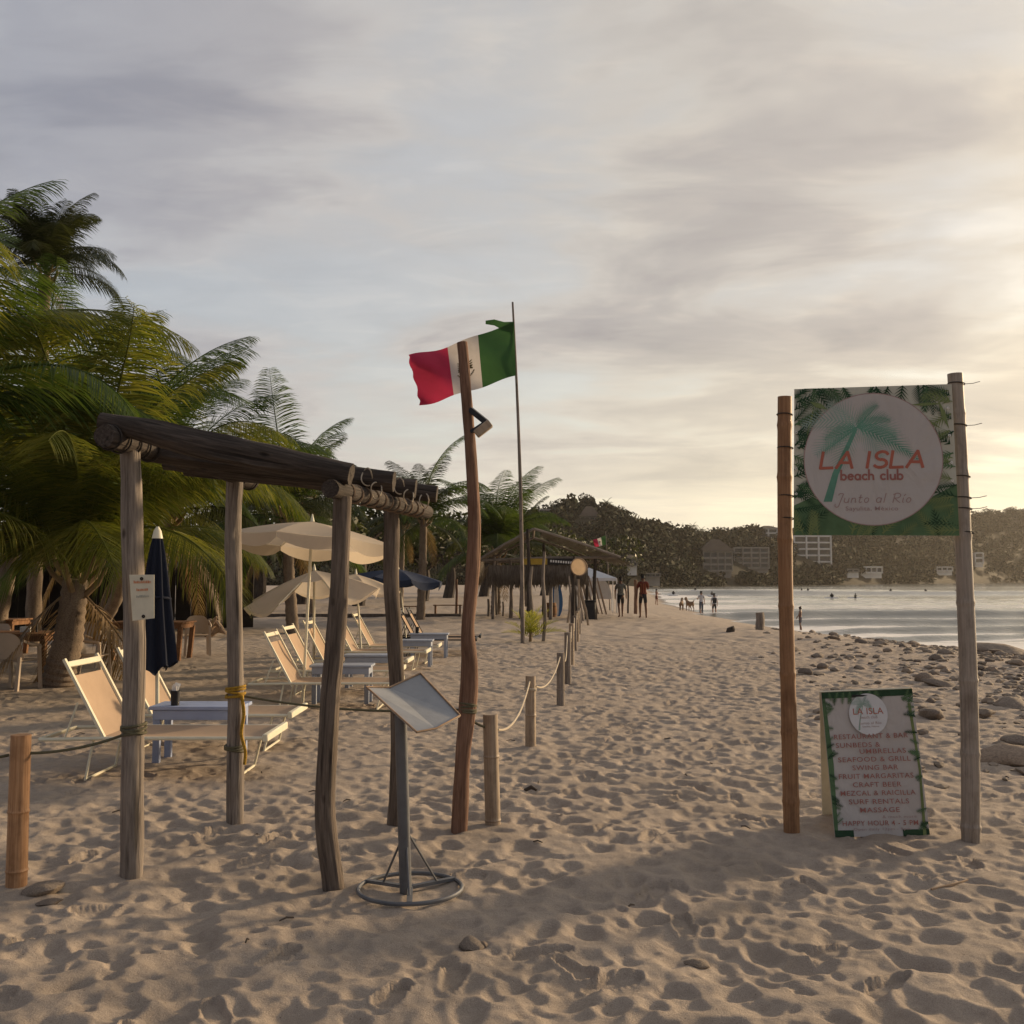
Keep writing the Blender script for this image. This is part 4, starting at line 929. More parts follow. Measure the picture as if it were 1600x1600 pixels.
for o, x, y, lb in ((tb, -3.17, 9.02, 'low blue wooden side table between the two near loungers'), (tg, -2.62, 13.32, 'broad grey side table behind the crooked gateway post'), (copy_tree(tg), -2.48, 15.10, 'grey side table with nothing on it beneath the torn parasol'), (copy_tree(tg), -2.25, 18.8, 'grey side table carrying a black cup among the loungers'), (copy_tree(tg), -2.1, 21.0, 'grey side table beside the black framed loungers')):
    o.location = (x, y, 0); o['label'] = lb
def cup(x, y, z, label, napkin):
    t = thing('cup', (x, y, z), label, 'cup')
    MB().tube([(x, y, z), (x, y, z + .06), (x, y, z + .125)], [.036, .038, .042], 14).build('beaker', 'black_plastic', t)
    MB().ring((x, y, z + .125), (0, 0, 1), .041, .004, 16, 6).build('rim', 'black_plastic', t)
    if napkin:
        mb = MB()
        for k in range(3): mb.box((x + .01 * k - .01, y + .006 * k, z + .14 + .012 * k), (.05, .004, .06), Matrix.Rotation(R(-20 + 25 * k), 3, 'Z') @ Matrix.Rotation(R(10 * k), 3, 'Y'))
        mb.build('napkin', 'white_paint', t, False)
cup(-2.97, 9.12, .492, 'black cup of white napkins on the near blue table', True)
cup(-2.13, 18.95, .49, 'tall black cup on a grey table among the loungers', False)
cup(-1.95, 21.2, .49, 'tall black cup on the table by the black loungers', False)

def parasol(x, y, rad, ztop, zrim, pole_bottom, mat, label, tilt=(0, 0), sagk=.10, valance=.14, droop=None, torn=None, seed=1, rot=0):
    r3 = random.Random(seed); t = thing('parasol', (x, y, 0), label, 'parasol', 'open parasols over the loungers')
    N = 8; c = Vector((x, y, ztop)); rib = []
    for k in range(N):
        a = 2 * math.pi * (k + .5) / N + rot
        z = zrim + (droop[k] if droop else 0) + tilt[0] * math.cos(a) * rad + tilt[1] * math.sin(a) * rad
        rib.append(Vector((x + rad * math.cos(a), y + rad * math.sin(a), z)))
    for k in range(N):
        a_, b_ = rib[k], rib[(k + 1) % N]
        def gore(u, v):
            e = a_.lerp(b_, u); p = c.lerp(e, v); chord = (1 - 4 * (u - .5) ** 2)
            pull = (c - e) * .05 * chord * v * v
            p = p + Vector((pull.x, pull.y, -sagk * .5 * chord * v * v + .10 * math.sin(math.pi * v) * (ztop - zrim)))
            return p
        if torn == k:
            MB().grid(lambda u, v: gore(u, v * .42), 8, 5).build('canopy_panel', mat, t, True, angle=180)
        else:
            MB().grid(gore, 8, 8).build('canopy_panel', mat, t, True, angle=180)
            nrm = ((a_ + b_) / 2 - c); nrm.z = 0; nrm.normalize(); fl = r3.uniform(-.3, .3)
            MB().grid(lambda u, v: gore(u, 1.0) + nrm * (.008 + .05 * fl * v * math.sin(u * 6 + k)) + Vector((0, 0, -valance * v * (.42 + .58 * math.sin(math.pi * u) ** .7))), 8, 3).build('valance', mat, t, True, angle=180)
        MB().tube([c - Vector((0, 0, .04)), c.lerp(a_, .5) - Vector((0, 0, .02)) + Vector((0, 0, .10 * (ztop - zrim))), a_ - Vector((0, 0, .015))], .008, 6).build('rib', 'frame_cream', t)
    MB().tube([pole_bottom, c + Vector((0, 0, .02))], .019, 10).build('pole', 'frame_cream', t)
    MB().tube([c, c + Vector((0, 0, .05)), c + Vector((0, 0, .10))], [.03, .018, .006], 10).build('finial', 'frame_cream', t)
    return t
c1 = at(488, 815, 13.3)
parasol(c1.x, c1.y, 1.10, c1.z, c1.z - .26, at(473, 1085, 13.25) - Vector((0, 0, .1)), 'canvas_cream', 'large cream parasol with deep scalloped valance over the tan loungers', (-.07, -.07), .03, .17, rot=.2)
c2 = at(491, 891, 16.3)
parasol(c2.x, c2.y, 1.10, c2.z, c2.z - .30, at(490, 1050, 16.2) - Vector((0, 0, .1)), 'canvas_cream', 'torn cream parasol with sagging ragged rim', (.02, 0), .26, .05, [.0, .02, -.02, -.16, -.26, -.20, -.12, 0], 5, 2, rot=.1)
c3 = at(556, 897, 19.2)
parasol(c3.x, c3.y, .85, c3.z, c3.z - .24, at(566, 1030, 19.1) - Vector((0, 0, .1)), 'canvas_cream', 'small cream parasol behind the torn one', (-.10, 0), .15, .06, None, None, 3)
c4 = at(622, 889, 22.3)
parasol(c4.x, c4.y, 1.0, c4.z, c4.z - .20, at(636, 1005, 22.2) - Vector((0, 0, .1)), 'canvas_navy_pale', 'open navy parasol beside the black framed loungers', (-.08, 0), .10, .16, None, None, 4)
# closed navy parasol
cb = at(247, 1150, 9.42); cb.z = 0; ct = at(246, 838, 9.42)
cpz = thing('closed_parasol', cb, 'closed navy parasol standing between the near loungers', 'parasol')
MB().tube([cb - Vector((0, 0, .2)), ct + Vector((0, 0, .02))], .018, 12).build('pole', 'frame_cream', cpz)
mb = MB(); nv, nu = 22, 48; zb = at(246, 1046, 9.42).z
def cl(u, v):
    a = 2 * math.pi * u; f = v ** .75; rr = .035 + .135 * f + (.045 * f + .004) * math.cos(a * 8 + .5 * math.sin(v * 4)); z = ct.z + (zb - ct.z) * v + (.04 * math.cos(a * 8) + .05 * math.sin(a * 1 + 1)) * (v > .98)
    return Vector((ct.x + rr * math.cos(a), ct.y + rr * math.sin(a), z))
mb.grid(cl, nu, nv); mb.build('canopy', 'canvas_navy', cpz, True, angle=180)
MB().tube([ct - Vector((0, 0, .02)), ct + Vector((0, 0, .05)), ct + Vector((0, 0, .09))], [.05, .035, .012], 12).build('finial', 'frame_cream', cpz)
s_ = at(243, 935, 9.42); MB().ring((ct.x, ct.y, s_.z), (0, .1, 1), .125, .012, 22, 6).build('strap', 'canvas_navy', cpz)

# ---------------------------------------------------------------- palms
def frond_mesh(name, L, e0, droop, n, ll, seed, mat, hang=.35, wid=.045, fold=0.5):
    r3 = random.Random(seed); mb = MB(); P = []; p = Vector((0, 0, 0)); m = 26; side_c = r3.uniform(-.25, .25)
    for i in range(m + 1):
        t = i / m; e = R(e0 - droop * t ** 1.4); z = side_c * t * t
        P.append(p.copy()); d = Vector((math.cos(e) * math.cos(z), math.cos(e) * math.sin(z), math.sin(e))); p = p + d * (L / m)
    mb.tube(P, [.034 * L / 4, .024 * L / 4, .012 * L / 4, .004], 6)
    for i in range(n):
        t = .14 + .86 * (i + r3.uniform(-.2, .2)) / n; t = min(.999, max(.1, t)); j = min(m - 1, int(t * m)); f = t * m - j
        b = P[j].lerp(P[j + 1], f); tan = (P[min(m, j + 1)] - P[max(0, j - 1)]).normalized()
        lat = tan.cross(Vector((0, 0, 1))); lat = lat.normalized() if lat.length > .05 else Vector((0, 1, 0)); up = lat.cross(tan).normalized()
        prof = (math.sin(math.pi * min(1, .16 + t * .80)) ** .6) * ll
        for s_ in (-1, 1):
            fwd = .45 + .75 * t + r3.uniform(-.12, .12)
            d = (lat * s_ * 1.0 + tan * fwd + up * (fold * (.6 - t * .5)) + Vector((0, 0, -hang * r3.uniform(.5, 1.2)))).normalized()
            l_ = prof * r3.uniform(.82, 1.12); w = wid * r3.uniform(.8, 1.15) * (.5 + .5 * prof / ll); wd = tan * w * .5
            g = Vector((0, 0, -hang * .55 * l_))
            q1_, q2_, q3_ = b + d * l_ * .35 + g * .08, b + d * l_ * .72 + g * .42, b + d * l_ * .97 + g * 1.0
            mb.add([b - wd * .5, b + wd * .5, q1_ - wd, q1_ + wd, q2_ - wd * .8, q2_ + wd * .8, q3_], [(0, 1, 3, 2), (2, 3, 5, 4), (4, 5, 6)])
    me = bpy.data.meshes.new(name); me.from_pydata(mb.v, [], mb.f); me.materials.append(MATS[mat])
    me.polygons.foreach_set('use_smooth', [True] * len(me.polygons)); return me
FR = {}
def frond_set(key, L, mat, n=64, ll=.75, wid=.045, hang=.35):
    FR[key] = [[frond_mesh('frond', L * (1 if k else .85), e, dr, n, ll, hash((key, e, k)) % 9999 if False else int(e * 7 + k * 13 + len(key)), mat, hang, wid) for k in range(3)] for e, dr in ((80, 62), (60, 92), (38, 98), (14, 85), (-18, 55))]
frond_set('green', 4.8, 'palm_green', 130, 1.05, .027, .5); frond_set('yellow', 4.6, 'palm_yellow', 130, 1.05, .027, .62); frond_set('dark', 3.6, 'palm_dark', 90, .85, .034, .55)
dry = [frond_mesh('dry_frond', 2.6, -40, 45, 40, .55, 77 + k, 'palm_dry', .6) for k in range(2)]
def palm(base, crown, keys, nf, label, r0=.2, group='palms behind the loungers', scale=1.0, seed=1, az0=0, counts=(.16, .3, .26, .18, .10), lean_all=None, dryn=2, butts=True):
    r3 = random.Random(seed); base, crown = Vector(base), Vector(crown)
    t = thing('palm_tree', base, label, 'palm tree', group)
    mid = base.lerp(crown, .5); mid.x += (crown.x - base.x) * .12
    pts = smooth_path([base - Vector((0, 0, .3)), base + Vector((0, 0, .1)), mid, crown], 12)
    rr = [r0 * (1.35 - .55 * (i / (len(pts) - 1)) ** .6) * (1 + .055 * ((i % 2) * 2 - 1)) for i in range(len(pts))]
    MB().tube(pts, rr, 14, rough=.05, seed=seed).build('trunk', 'palm_bark', t)
    if butts:
        for k in range(9):
            a = R(k * 137.5); d = Vector((math.cos(a), math.sin(a), .9)).normalized(); b = crown + Vector((0, 0, -.25 + .04 * k)) + Vector((math.cos(a), math.sin(a), 0)) * r0 * .6
            MB().tube([b, b + d * .25 * scale * 1.2, b + d * .5 * scale + Vector((0, 0, .12))], [.06 * scale, .045 * scale, .028 * scale], 6).build('leaf_base', 'palm_dry', t)
    k = 0
    for band, share in enumerate(counts):
        for i in range(round(nf * share)):
            key = keys[r3.randrange(len(keys))]
            me = FR[key][band][r3.randrange(3)]; o = bpy.data.objects.new('frond', me); C.objects.link(o); o.parent = t
            o.location = crown - base + Vector((0, 0, .25 - .09 * band)) * scale; az = R(az0 + k * 137.508 + r3.uniform(-14, 14))
            if lean_all is not None: az = R(lean_all[0] + r3.uniform(-lean_all[1], lean_all[1]))
            o.rotation_euler = (r3.uniform(-.22, .22), r3.uniform(-.1, .1), az); s_ = scale * r3.uniform(.85, 1.1); o.scale = (s_, s_, s_); k += 1
    for i in range(dryn):
        o = bpy.data.objects.new('dry_frond', dry[i % 2]); C.objects.link(o); o.parent = t; o.location = crown - base - Vector((0, 0, .1)); o.rotation_euler = (0, 0, R(az0 + 70 + 140 * i)); o.scale = (scale,) * 3
    return t
A_ = G(92, 1073)
palm(A_, at(118, 905, 15.3), ['green', 'yellow', 'yellow'], 34, 'leafy young palm with a stout ringed trunk beside the restaurant tables', .22, seed=3, dryn=4, scale=.90, counts=(.32, .42, .26, 0, 0))
palm(G(150, 1000), at(172, 868, 19.5) + Vector((0, 0, .9)), ['green', 'yellow', 'green'], 26, 'palm with a slim leaning trunk behind the ringed one', .16, seed=5, scale=.86, counts=(.22, .34, .30, .08, .03))
palm((-11.4, 24.5, 0), at(70, 430, 24.5), ['dark'], 44, 'tallest palm, its dark crown blown sideways above the others', .17, seed=8, scale=.62, dryn=1, counts=(.5, .28, .14, .06, .04))
palm((-8.6, 13.2, 0), (-8.3, 13.2, 3.3), ['green', 'green', 'yellow'], 30, 'palm whose long fronds sweep in over the restaurant tables', .2, seed=12, dryn=4, scale=1.05, az0=15, counts=(.24, .4, .36, 0, 0))
palm((-7.7, 21.5, 0), (-7.3, 21.5, 2.9), ['green', 'yellow', 'dark'], 28, 'broad palm with hanging fronds behind the closed navy parasol', .2, seed=15, dryn=4, scale=.95, counts=(.16, .38, .36, .10, 0))
palm((-10.9, 21.6, 0), (-10.4, 21.6, 3.9), ['green', 'green', 'yellow'], 30, 'tall green palm between the ringed palm and the tallest one', .18, seed=41, scale=.95, counts=(.16, .36, .34, .14, 0))
palm((-6.5, 30.5, 0), (-6.7, 30.5, 3.4), ['green', 'dark'], 24, 'green palm beyond the large cream parasol', .18, seed=18, scale=.9)
palm((-9.9, 36, 0), (-9.7, 36, 3.8), ['dark'], 22, 'dark palm beside the restaurant roof', .18, seed=19, scale=.95)
palm((-9.0, 46, 0), (-9.3, 46, 5.2), ['dark'], 20, 'dark palm rising behind the gateway logs', .18, seed=21, scale=1.0)
palm(G(657, 968), at(662, 812, 40.5), ['dark', 'green'], 24, 'slender palm standing behind the navy parasol', .17, seed=24, scale=.80, dryn=1)
palm((-.75, 47, 0), (-.7, 47, 2.7), ['green', 'dark', 'green'], 26, 'upright palm beside the thatched hut', .22, seed=27, scale=.92, counts=(.5, .3, .1, .06, .04), dryn=3)
palm((.9, 60, 0), (.7, 60, 3.9), ['dark'], 16, 'palm showing just its tips above the thatched hut', .15, seed=29, scale=.75)
palm((-6.3, 58, 0), (-6.2, 58, 4.6), ['dark'], 20, 'dark palm between the tree row and the slender palm', .16, seed=31, scale=.9)
# planted palm sprout
sp0 = G(829, 1003); st = thing('palm_sprout', sp0, 'small yellow green palm sprout planted in the open sand', 'plant')
sm = [frond_mesh('leaf', .85, e, 30, 13, .34, 40 + e, 'sprout_green', .05, .035, 1.3) for e in (82, 66, 42, 20)]
for k, (mi, az, s_) in enumerate(((0, 0, 1), (0, 180, .95), (1, 10, 1), (1, 165, 1), (1, 80, .9), (2, 185, .9), (2, -10, 1), (1, 260, 1), (3, 5, 1.1), (3, 172, .9))):
    o = bpy.data.objects.new('leaf', sm[mi]); C.objects.link(o); o.parent = st; o.location = (0, 0, .12); o.rotation_euler = (0, 0, R(az)); o.scale = (s_,) * 3
MB().tube([sp0 - Vector((0, 0, .1)), sp0 + Vector((0, 0, .3))], [.05, .03], 8).build('stem', 'palm_dry', st)

# ---------------------------------------------------------------- broadleaf trees behind the beach
def tree(x, y, h, w, label, seed, n=1500, mat='tree_leaf', size=.17, group='trees behind the beach', z0=None):
    r3 = np.random.RandomState(seed); z = gz(x, y) if z0 is None else z0; t = thing('broadleaf_tree', (x, y, z), label, 'tree', group)
    mb = MB(); mb.tube(smooth_path([(x, y, z - .3), (x + w * .03, y, z + h * .25), (x, y, z + h * .55)], 4), [w * .05, w * .04, w * .025], 8)
    for k in range(5):
        a = k * 2.4; mb.tube([(x, y, z + h * (.3 + .04 * k)), (x + math.cos(a) * w * .25, y + math.sin(a) * w * .25, z + h * .6), (x + math.cos(a) * w * .38, y + math.sin(a) * w * .38, z + h * .78)], [w * .022, w * .014, w * .006], 6)
    mb.build('trunk', 'wood_dark', t)
    v = leaf_cloud(r3, (0, 0, h * .66), w * .62, h * .42, n, size, 9); me = leaf_mesh('crown', [v], mat); o = bpy.data.objects.new('crown', me); C.objects.link(o); o.parent = t
    return t
tl = ['dark round tree behind the torn parasol', 'low dark tree behind the tall flagpole', 'broad dark tree behind the slender palm', 'dense tree behind the upright palm', 'dark tree above the navy parasol', 'spreading tree far behind the gateway', 'low bushy tree behind the thatched hut', 'tall dark tree behind the restaurant', 'bushy tree left of the slender palm', 'dark tree beyond the white canopy']
for i, (px, Y, h, w) in enumerate(((560, 62, 7.6, 8), (700, 88, 7.5, 10), (660, 74, 6.6, 8.5), (755, 95, 8, 10), (610, 80, 7.2, 8), (470, 66, 7, 9), (850, 100, 7, 10), (400, 52, 6.2, 8), (520, 90, 8, 10), (930, 130, 7, 12))):
    tree((px - 800) / 1600 * Y, Y, h, w, tl[i], 60 + i, 2200, size=.20)

# ---------------------------------------------------------------- beach restaurant under the palms
rs = thing('restaurant', (-17, 34, 0), 'dark thatched beach restaurant in the shade of the palms', 'restaurant')
for k in range(36):
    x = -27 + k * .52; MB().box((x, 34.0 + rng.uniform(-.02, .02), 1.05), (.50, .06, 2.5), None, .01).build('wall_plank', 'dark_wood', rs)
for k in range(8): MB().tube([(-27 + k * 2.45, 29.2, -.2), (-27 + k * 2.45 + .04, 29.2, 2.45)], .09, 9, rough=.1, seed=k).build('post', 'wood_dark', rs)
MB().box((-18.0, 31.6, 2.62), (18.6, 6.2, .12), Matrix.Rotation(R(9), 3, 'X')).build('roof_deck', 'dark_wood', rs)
def thatch(mb, a, b, down, n, ln, seed, spread=.15, wid=.05):
    """hanging straw strands along the edge a-b"""
    r3 = random.Random(seed); a, b, down = Vector(a), Vector(b), Vector(down)
    ax = (b - a).normalized()
    for i in range(n):
        p = a.lerp(b, r3.random()) + Vector((0, r3.uniform(-.03, .03), r3.uniform(-.04, .05))); l_ = ln * r3.uniform(.5, 1.15)
        d = (down + ax * r3.uniform(-spread, spread) + Vector((r3.uniform(-.1, .1), r3.uniform(-.1, .1), r3.uniform(-.1, .1)))).normalized(); w = ax * wid * r3.uniform(.5, 1.2)
        mb.add([p - w * .5, p + w * .5, p + d * l_ * .6 + w * .4, p + d * l_ * .6 - w * .4, p + d * l_], [(0, 1, 2, 3), (3, 2, 4)])
mb = MB()
for k in range(9): thatch(mb, (-27.6, 28.6 + k * .7, 2.25 + k * .11), (-8.4, 28.6 + k * .7, 2.25 + k * .11), (0, -.8, -.45), 480, .8, k)
o = mb.build('thatch', 'thatch', rs, False); o['kind'] = 'stuff'
# dining tables and plastic chairs
def dining(x, y, label, w=1.25, d=.8, rot=0):
    t = thing('dining_table', (0, 0, 0), label, 'table', 'restaurant dining tables')
    for k in range(5): MB().box((0, d * ((k + .5) / 5 - .5), .74), (w, d / 5 - .005, .035), None, .004).build('top_plank', 'wood_table', t)
    MB().box((0, 0, .675), (w - .08, d - .08, .09), None, .004).build('apron', 'wood_table', t)
    for sx in (-1, 1):
        for sy in (-1, 1): MB().bar((sx * (w / 2 - .06), sy * (d / 2 - .06), .66), (sx * (w / 2 - .11), sy * (d / 2 - .1), -.03), .085, .085, (0, 1, 0)).build('leg', 'wood_table', t)
    t.location = (x, y, gz(x, y)); t.rotation_euler.z = R(rot); return t
def chair(label):
    t = thing('plastic_chair', (0, 0, 0), label, 'chair', 'moulded plastic chairs at the restaurant tables'); m = 'plastic_beige'
    MB().box((0, 0, .43), (.44, .43, .025), None, .008).build('seat', m, t)
    MB().grid(lambda u, v: Vector(((u - .5) * .50 * (1 - .12 * v), .215 + .06 * v - .07 * (2 * u - 1) ** 2, .45 + .38 * v - .10 * v * (2 * u - 1) ** 4)), 12, 6).grid(lambda u, v: Vector(((u - .5) * .50 * (1 - .12 * v), .235 + .06 * v - .07 * (2 * u - 1) ** 2, .45 + .38 * v - .10 * v * (2 * u - 1) ** 4)), 12, 6).build('backrest', m, t)
    for sx in (-1, 1):
        MB().tube(smooth_path([(sx * .235, .17, .72), (sx * .26, .02, .66), (sx * .255, -.17, .64), (sx * .245, -.2, .60)], 4), .02, 7).build('armrest', m, t)
        MB().bar((sx * .235, -.19, .64), (sx * .25, -.23, -.02), .045, .035, (0, 1, 0)).build('leg', m, t); MB().bar((sx * .215, .20, .48), (sx * .235, .27, -.02), .05, .035, (0, 1, 0)).build('leg', m, t)
    return t
ch0 = chair('x')
for i, (x, y, rz, lb) in enumerate(((G(26, 1077).x, 15.0, 168, 'beige plastic chair tucked under the near wooden table'), (G(132, 1070).x, 15.9, 95, 'sunlit plastic chair behind the stout palm trunk'), (-7.6, 19.0, 150, 'plastic chair in the shade at the far dining table'), (-6.9, 19.3, 200, 'plastic chair at the right end of the far dining table'), (-8.9, 17.6, -10, 'plastic chair on the far side of the near wooden table'), (-6.6, 21.6, 20, 'plastic chair set behind the far dining table'))):
    o = ch0 if i == 0 else copy_tree(ch0); o.location = (x, y, gz(x, y)); o.rotation_euler.z = R(rz); o['label'] = lb
dining(-8.1, 16.5, 'heavy wooden dining table left of the stout palm', 1.7, .95); dining(-7.2, 20.6, 'wooden dining table in the shade behind the stout palm', 1.5, .9); dining(-11.2, 22.0, 'wooden dining table deep in the restaurant shade', 1.5, .9)
def caddy(x, y, label):
    t = thing('napkin_holder', (x, y, .758), label, 'napkin holder'); z = .758
    MB().box((x, y, z + .045), (.15, .07, .09), None, .006).build('box', 'white_paint', t); MB().tube([(x + .12, y, z), (x + .12, y, z + .09), (x + .12, y, z + .13)], [.02, .02, .009], 9).build('bottle', 'cloth_rust', t); MB().tube([(x + .17, y + .02, z), (x + .17, y + .02, z + .13)], [.018, .012], 9).build('shaker', 'black_plastic', t)
caddy(-7.75, 16.4, 'napkin box and bottles on the heavy wooden table'); caddy(-7.05, 20.5, 'napkin box and bottles on the shaded dining table')
# driftwood root beside the restaurant
dr = at(326, 975, 28.4); dr.z = 0; mb = MB()
for k in range(9):
    a = R(k * 40 + 10); mb.tube(smooth_path([dr + Vector((0, 0, .15)), dr + Vector((math.cos(a) * .25, math.sin(a) * .2, .22 + .1 * (k % 3))), dr + Vector((math.cos(a + .3) * .55, math.sin(a) * .4, .1 + .16 * (k % 4)))], 4), [.16, .10, .03], 8, rough=.3, seed=k)
solo('driftwood_root', mb, 'wood_bare', dr, 'pale gnarled driftwood root beside the restaurant', 'driftwood')
# ---------------------------------------------------------------- thatched hut, canopy and surf gear up the beach
hb = at(840, 968, 43); hut = thing('thatched_hut', (1.2, 43, 0), 'open thatched palm hut on crooked posts up the beach', 'hut')
xl, xr, yf, yb, ze, zr = -1.25, 3.7, 41.2, 45.8, 2.35, 3.55
for k, (x, y, zt) in enumerate(((-.75, yf, 2.5), (.35, yf - .2, 2.6), (.62, yf - 1.4, 3.55), (1.55, yf, 2.6), (2.55, yf - .2, 2.5), (3.35, yf, 2.5), (-.7, yb, 2.5), (1.4, yb, 3.2), (3.3, yb, 2.5), (-.05, yf + 1.5, 2.5))):
    MB().tube(smooth_path([(x, y, -.2), (x + .05 * math.sin(k), y, zt * .5), (x + .03 * math.cos(k), y, zt)], 5), [.085, .07, .065], 9, rough=.12, seed=k).build('post', 'wood_dark' if k % 3 else 'wood_grey', hut)
rx = .85
for a, b, nm in (((xl, yf - .3, ze), (xr + .5, yf - .3, ze + .12), 'beam'), ((xl, yb, ze), (xr, yb, ze), 'beam'), ((rx, yf - 1.5, zr), (rx + .1, yb, zr - .1), 'ridge_pole'), ((rx, yf - 1.5, zr), (xr + .6, yf - .5, ze + .12), 'rafter'), ((rx, yf - 1.5, zr), (xl - .1, yf - .5, ze), 'rafter'), ((rx + .1, yb, zr - .1), (xr + .2, yb, ze), 'rafter'), ((rx + .1, yb, zr - .1), (xl, yb, ze), 'rafter')):
    MB().tube([a, Vector(a).lerp(Vector(b), .5) + Vector((0, 0, .04)), b], .055, 8, rough=.15, seed=3).build(nm, 'wood_grey', hut)
for side, xa, xb in (('a', rx, xr + .5), ('b', rx, xl - .1)):
    mb = MB()
    for k in range(9):
        f = (k + 1) / 9; x = rx + (xb - rx) * f; z = zr + (ze - zr) * f
        thatch(mb, (x, yf - .9 + .5 * f, z + .06), (x, yb, z + .06), ((xb - rx), 0, (ze - zr)), 190, .75, k + (9 if side == 'b' else 0), .35, .06)
    o = mb.build('thatch', 'thatch', hut, False); o['kind'] = 'stuff'
mb = MB()
for k in range(4): thatch(mb, (-.95, yf - .35 + .12 * k, 2.12 - .12 * k), (3.0, yf - .35 + .12 * k, 2.16 - .12 * k), (0, -.15, -1), 420, .6, 40 + k, .3, .06)
for k in range(3): thatch(mb, (-1.5, yf - .5, 2.2 + .1 * k), (-1.2, yb, 2.2 + .1 * k), (-.2, 0, -1), 160, .6, 50 + k, .3, .06)
o = mb.build('thatch_fringe', 'thatch', hut, False); o['kind'] = 'stuff'
bn = thing('hut_banner', (1.6, yf - .5, 2.2), 'long dark and yellow banner hung under the hut roof', 'banner')
panel('cloth', quadmap((.45, yf - .45, 2.42), (1.4, yf - .45, 2.42), (.45, yf - .45, 2.18), (1.4, yf - .45, 2.18)), .006, 'stripe_yellow', bn)
panel('cloth', quadmap((1.41, yf - .45, 2.42), (2.5, yf - .45, 2.42), (1.41, yf - .45, 2.18), (2.5, yf - .45, 2.18)), .006, 'black_plastic', bn)
for k in range(9): MB().box((1.55 + .1 * k, yf - .465, 2.32 - .008 * k), (.06, .006, .09)).build('printed_mark', 'white_paint', bn, False)
# round straw disc on a forked pole by the rope fence
dp = at(897, 975, 31.5); dz = at(904, 886, 31.4); t = thing('straw_disc_sign', (dp.x, 31.5, 0), 'round sunlit straw disc on a dark pole at the end of the rope fence', 'sign')
MB().tube(smooth_path([(dp.x, 31.5, -.2), (dp.x - .03, 31.5, 1.0), (dp.x + .02, 31.5, 2.3)], 5), [.07, .06, .05], 9, rough=.12).build('pole', 'wood_dark', t)
nd = Vector((.3, -.95, .1)).normalized(); MB().add([dz + nd * .03 + nd.to_track_quat('Z', 'Y') @ Vector((.27 * math.cos(i * .2244), .27 * math.sin(i * .2244), 0)) for i in range(28)], [tuple(range(28))]).build('disc', 'straw_disc', t); MB().ring(dz + nd * .03, nd, .265, .018, 28, 6).build('rim', 'wood_bare', t)
for k, (px, py, ty, Y) in enumerate(((893, 985, 900, 34), (901, 985, 905, 35.5), (908, 980, 905, 37), (886, 975, 930, 38), (913, 972, 915, 39), (920, 985, 925, 36))):
    b = at(px, py, Y); tp_ = at(px + (-4, 3, -6, 4, -14, -12)[k], ty, Y); b.z = -.15
    solo('crooked_stick', MB().tube([b, b.lerp(tp_, .5) + Vector((.04, 0, 0)), tp_], [.045, .04, .03], 7, rough=.15, seed=k), 'bamboo_tan' if k % 2 else 'wood_grey', b, 'crooked bare stick planted beside the straw disc pole', 'stick', 'sticks planted by the straw disc')
for k, (px, ty, by) in enumerate(((828, 905, 1000), (848, 872, 1003))):
    b = G(px, by); tp_ = at(px + 3, ty - 20 if k == 0 else 862, b.y)
    solo('crooked_stick', MB().tube(smooth_path([b - Vector((0, 0, .2)), b.lerp(tp_, .3) + Vector((.05, 0, 0)), b.lerp(tp_, .7) - Vector((.03, 0, 0)), tp_], 5), [.05, .045, .035], 8, rough=.12, seed=k), 'wood_grey', b, ('short' if k == 0 else 'tall') + ' crooked pole standing behind the palm sprout', 'stick')
# white canopy
cz = at(930, 905, 50); cn = thing('canopy_tent', (cz.x, 50, 0), 'white pitched canopy tent beside the hut', 'canopy')
hw = .95; apex = Vector((cz.x - .3, 50, at(915, 887, 50).z)); zz = at(930, 903, 50).z; cor = [Vector((cz.x + sx * hw, 50 + sy * hw, zz)) for sx, sy in ((-1, -1), (1, -1), (1, 1), (-1, 1))]
for k in range(4):
    a, b = cor[k], cor[(k + 1) % 4]; MB().add([apex, a, b], [(0, 1, 2)]).build('canopy_panel', 'canvas_white', cn, False)
    MB().add([a, b, b - Vector((0, 0, .14)), a - Vector((0, 0, .14))], [(0, 1, 2, 3)]).build('valance', 'canvas_white', cn, False); MB().tube([(a.x, a.y, -.2), a], .025, 7).build('leg', 'white_paint', cn)
tent2 = thing('dome_shelter', (4.6, 54, 0), 'small white domed shelter under the canopy', 'shelter')
MB().grid(lambda u, v: Vector((4.5 + .75 * math.cos(math.pi * u) * math.cos(v * 1.5), 54 + 1.2 * v, .55 + 1.15 * math.sin(math.pi * u) * math.cos(v * 1.2))), 14, 8).build('dome', 'canvas_white', tent2)
for k in (-1, 1): MB().tube([(4.5 + .75 * k, 54, -.1), (4.5 + .75 * k, 54, .6)], .03, 6).build('leg', 'white_paint', tent2)
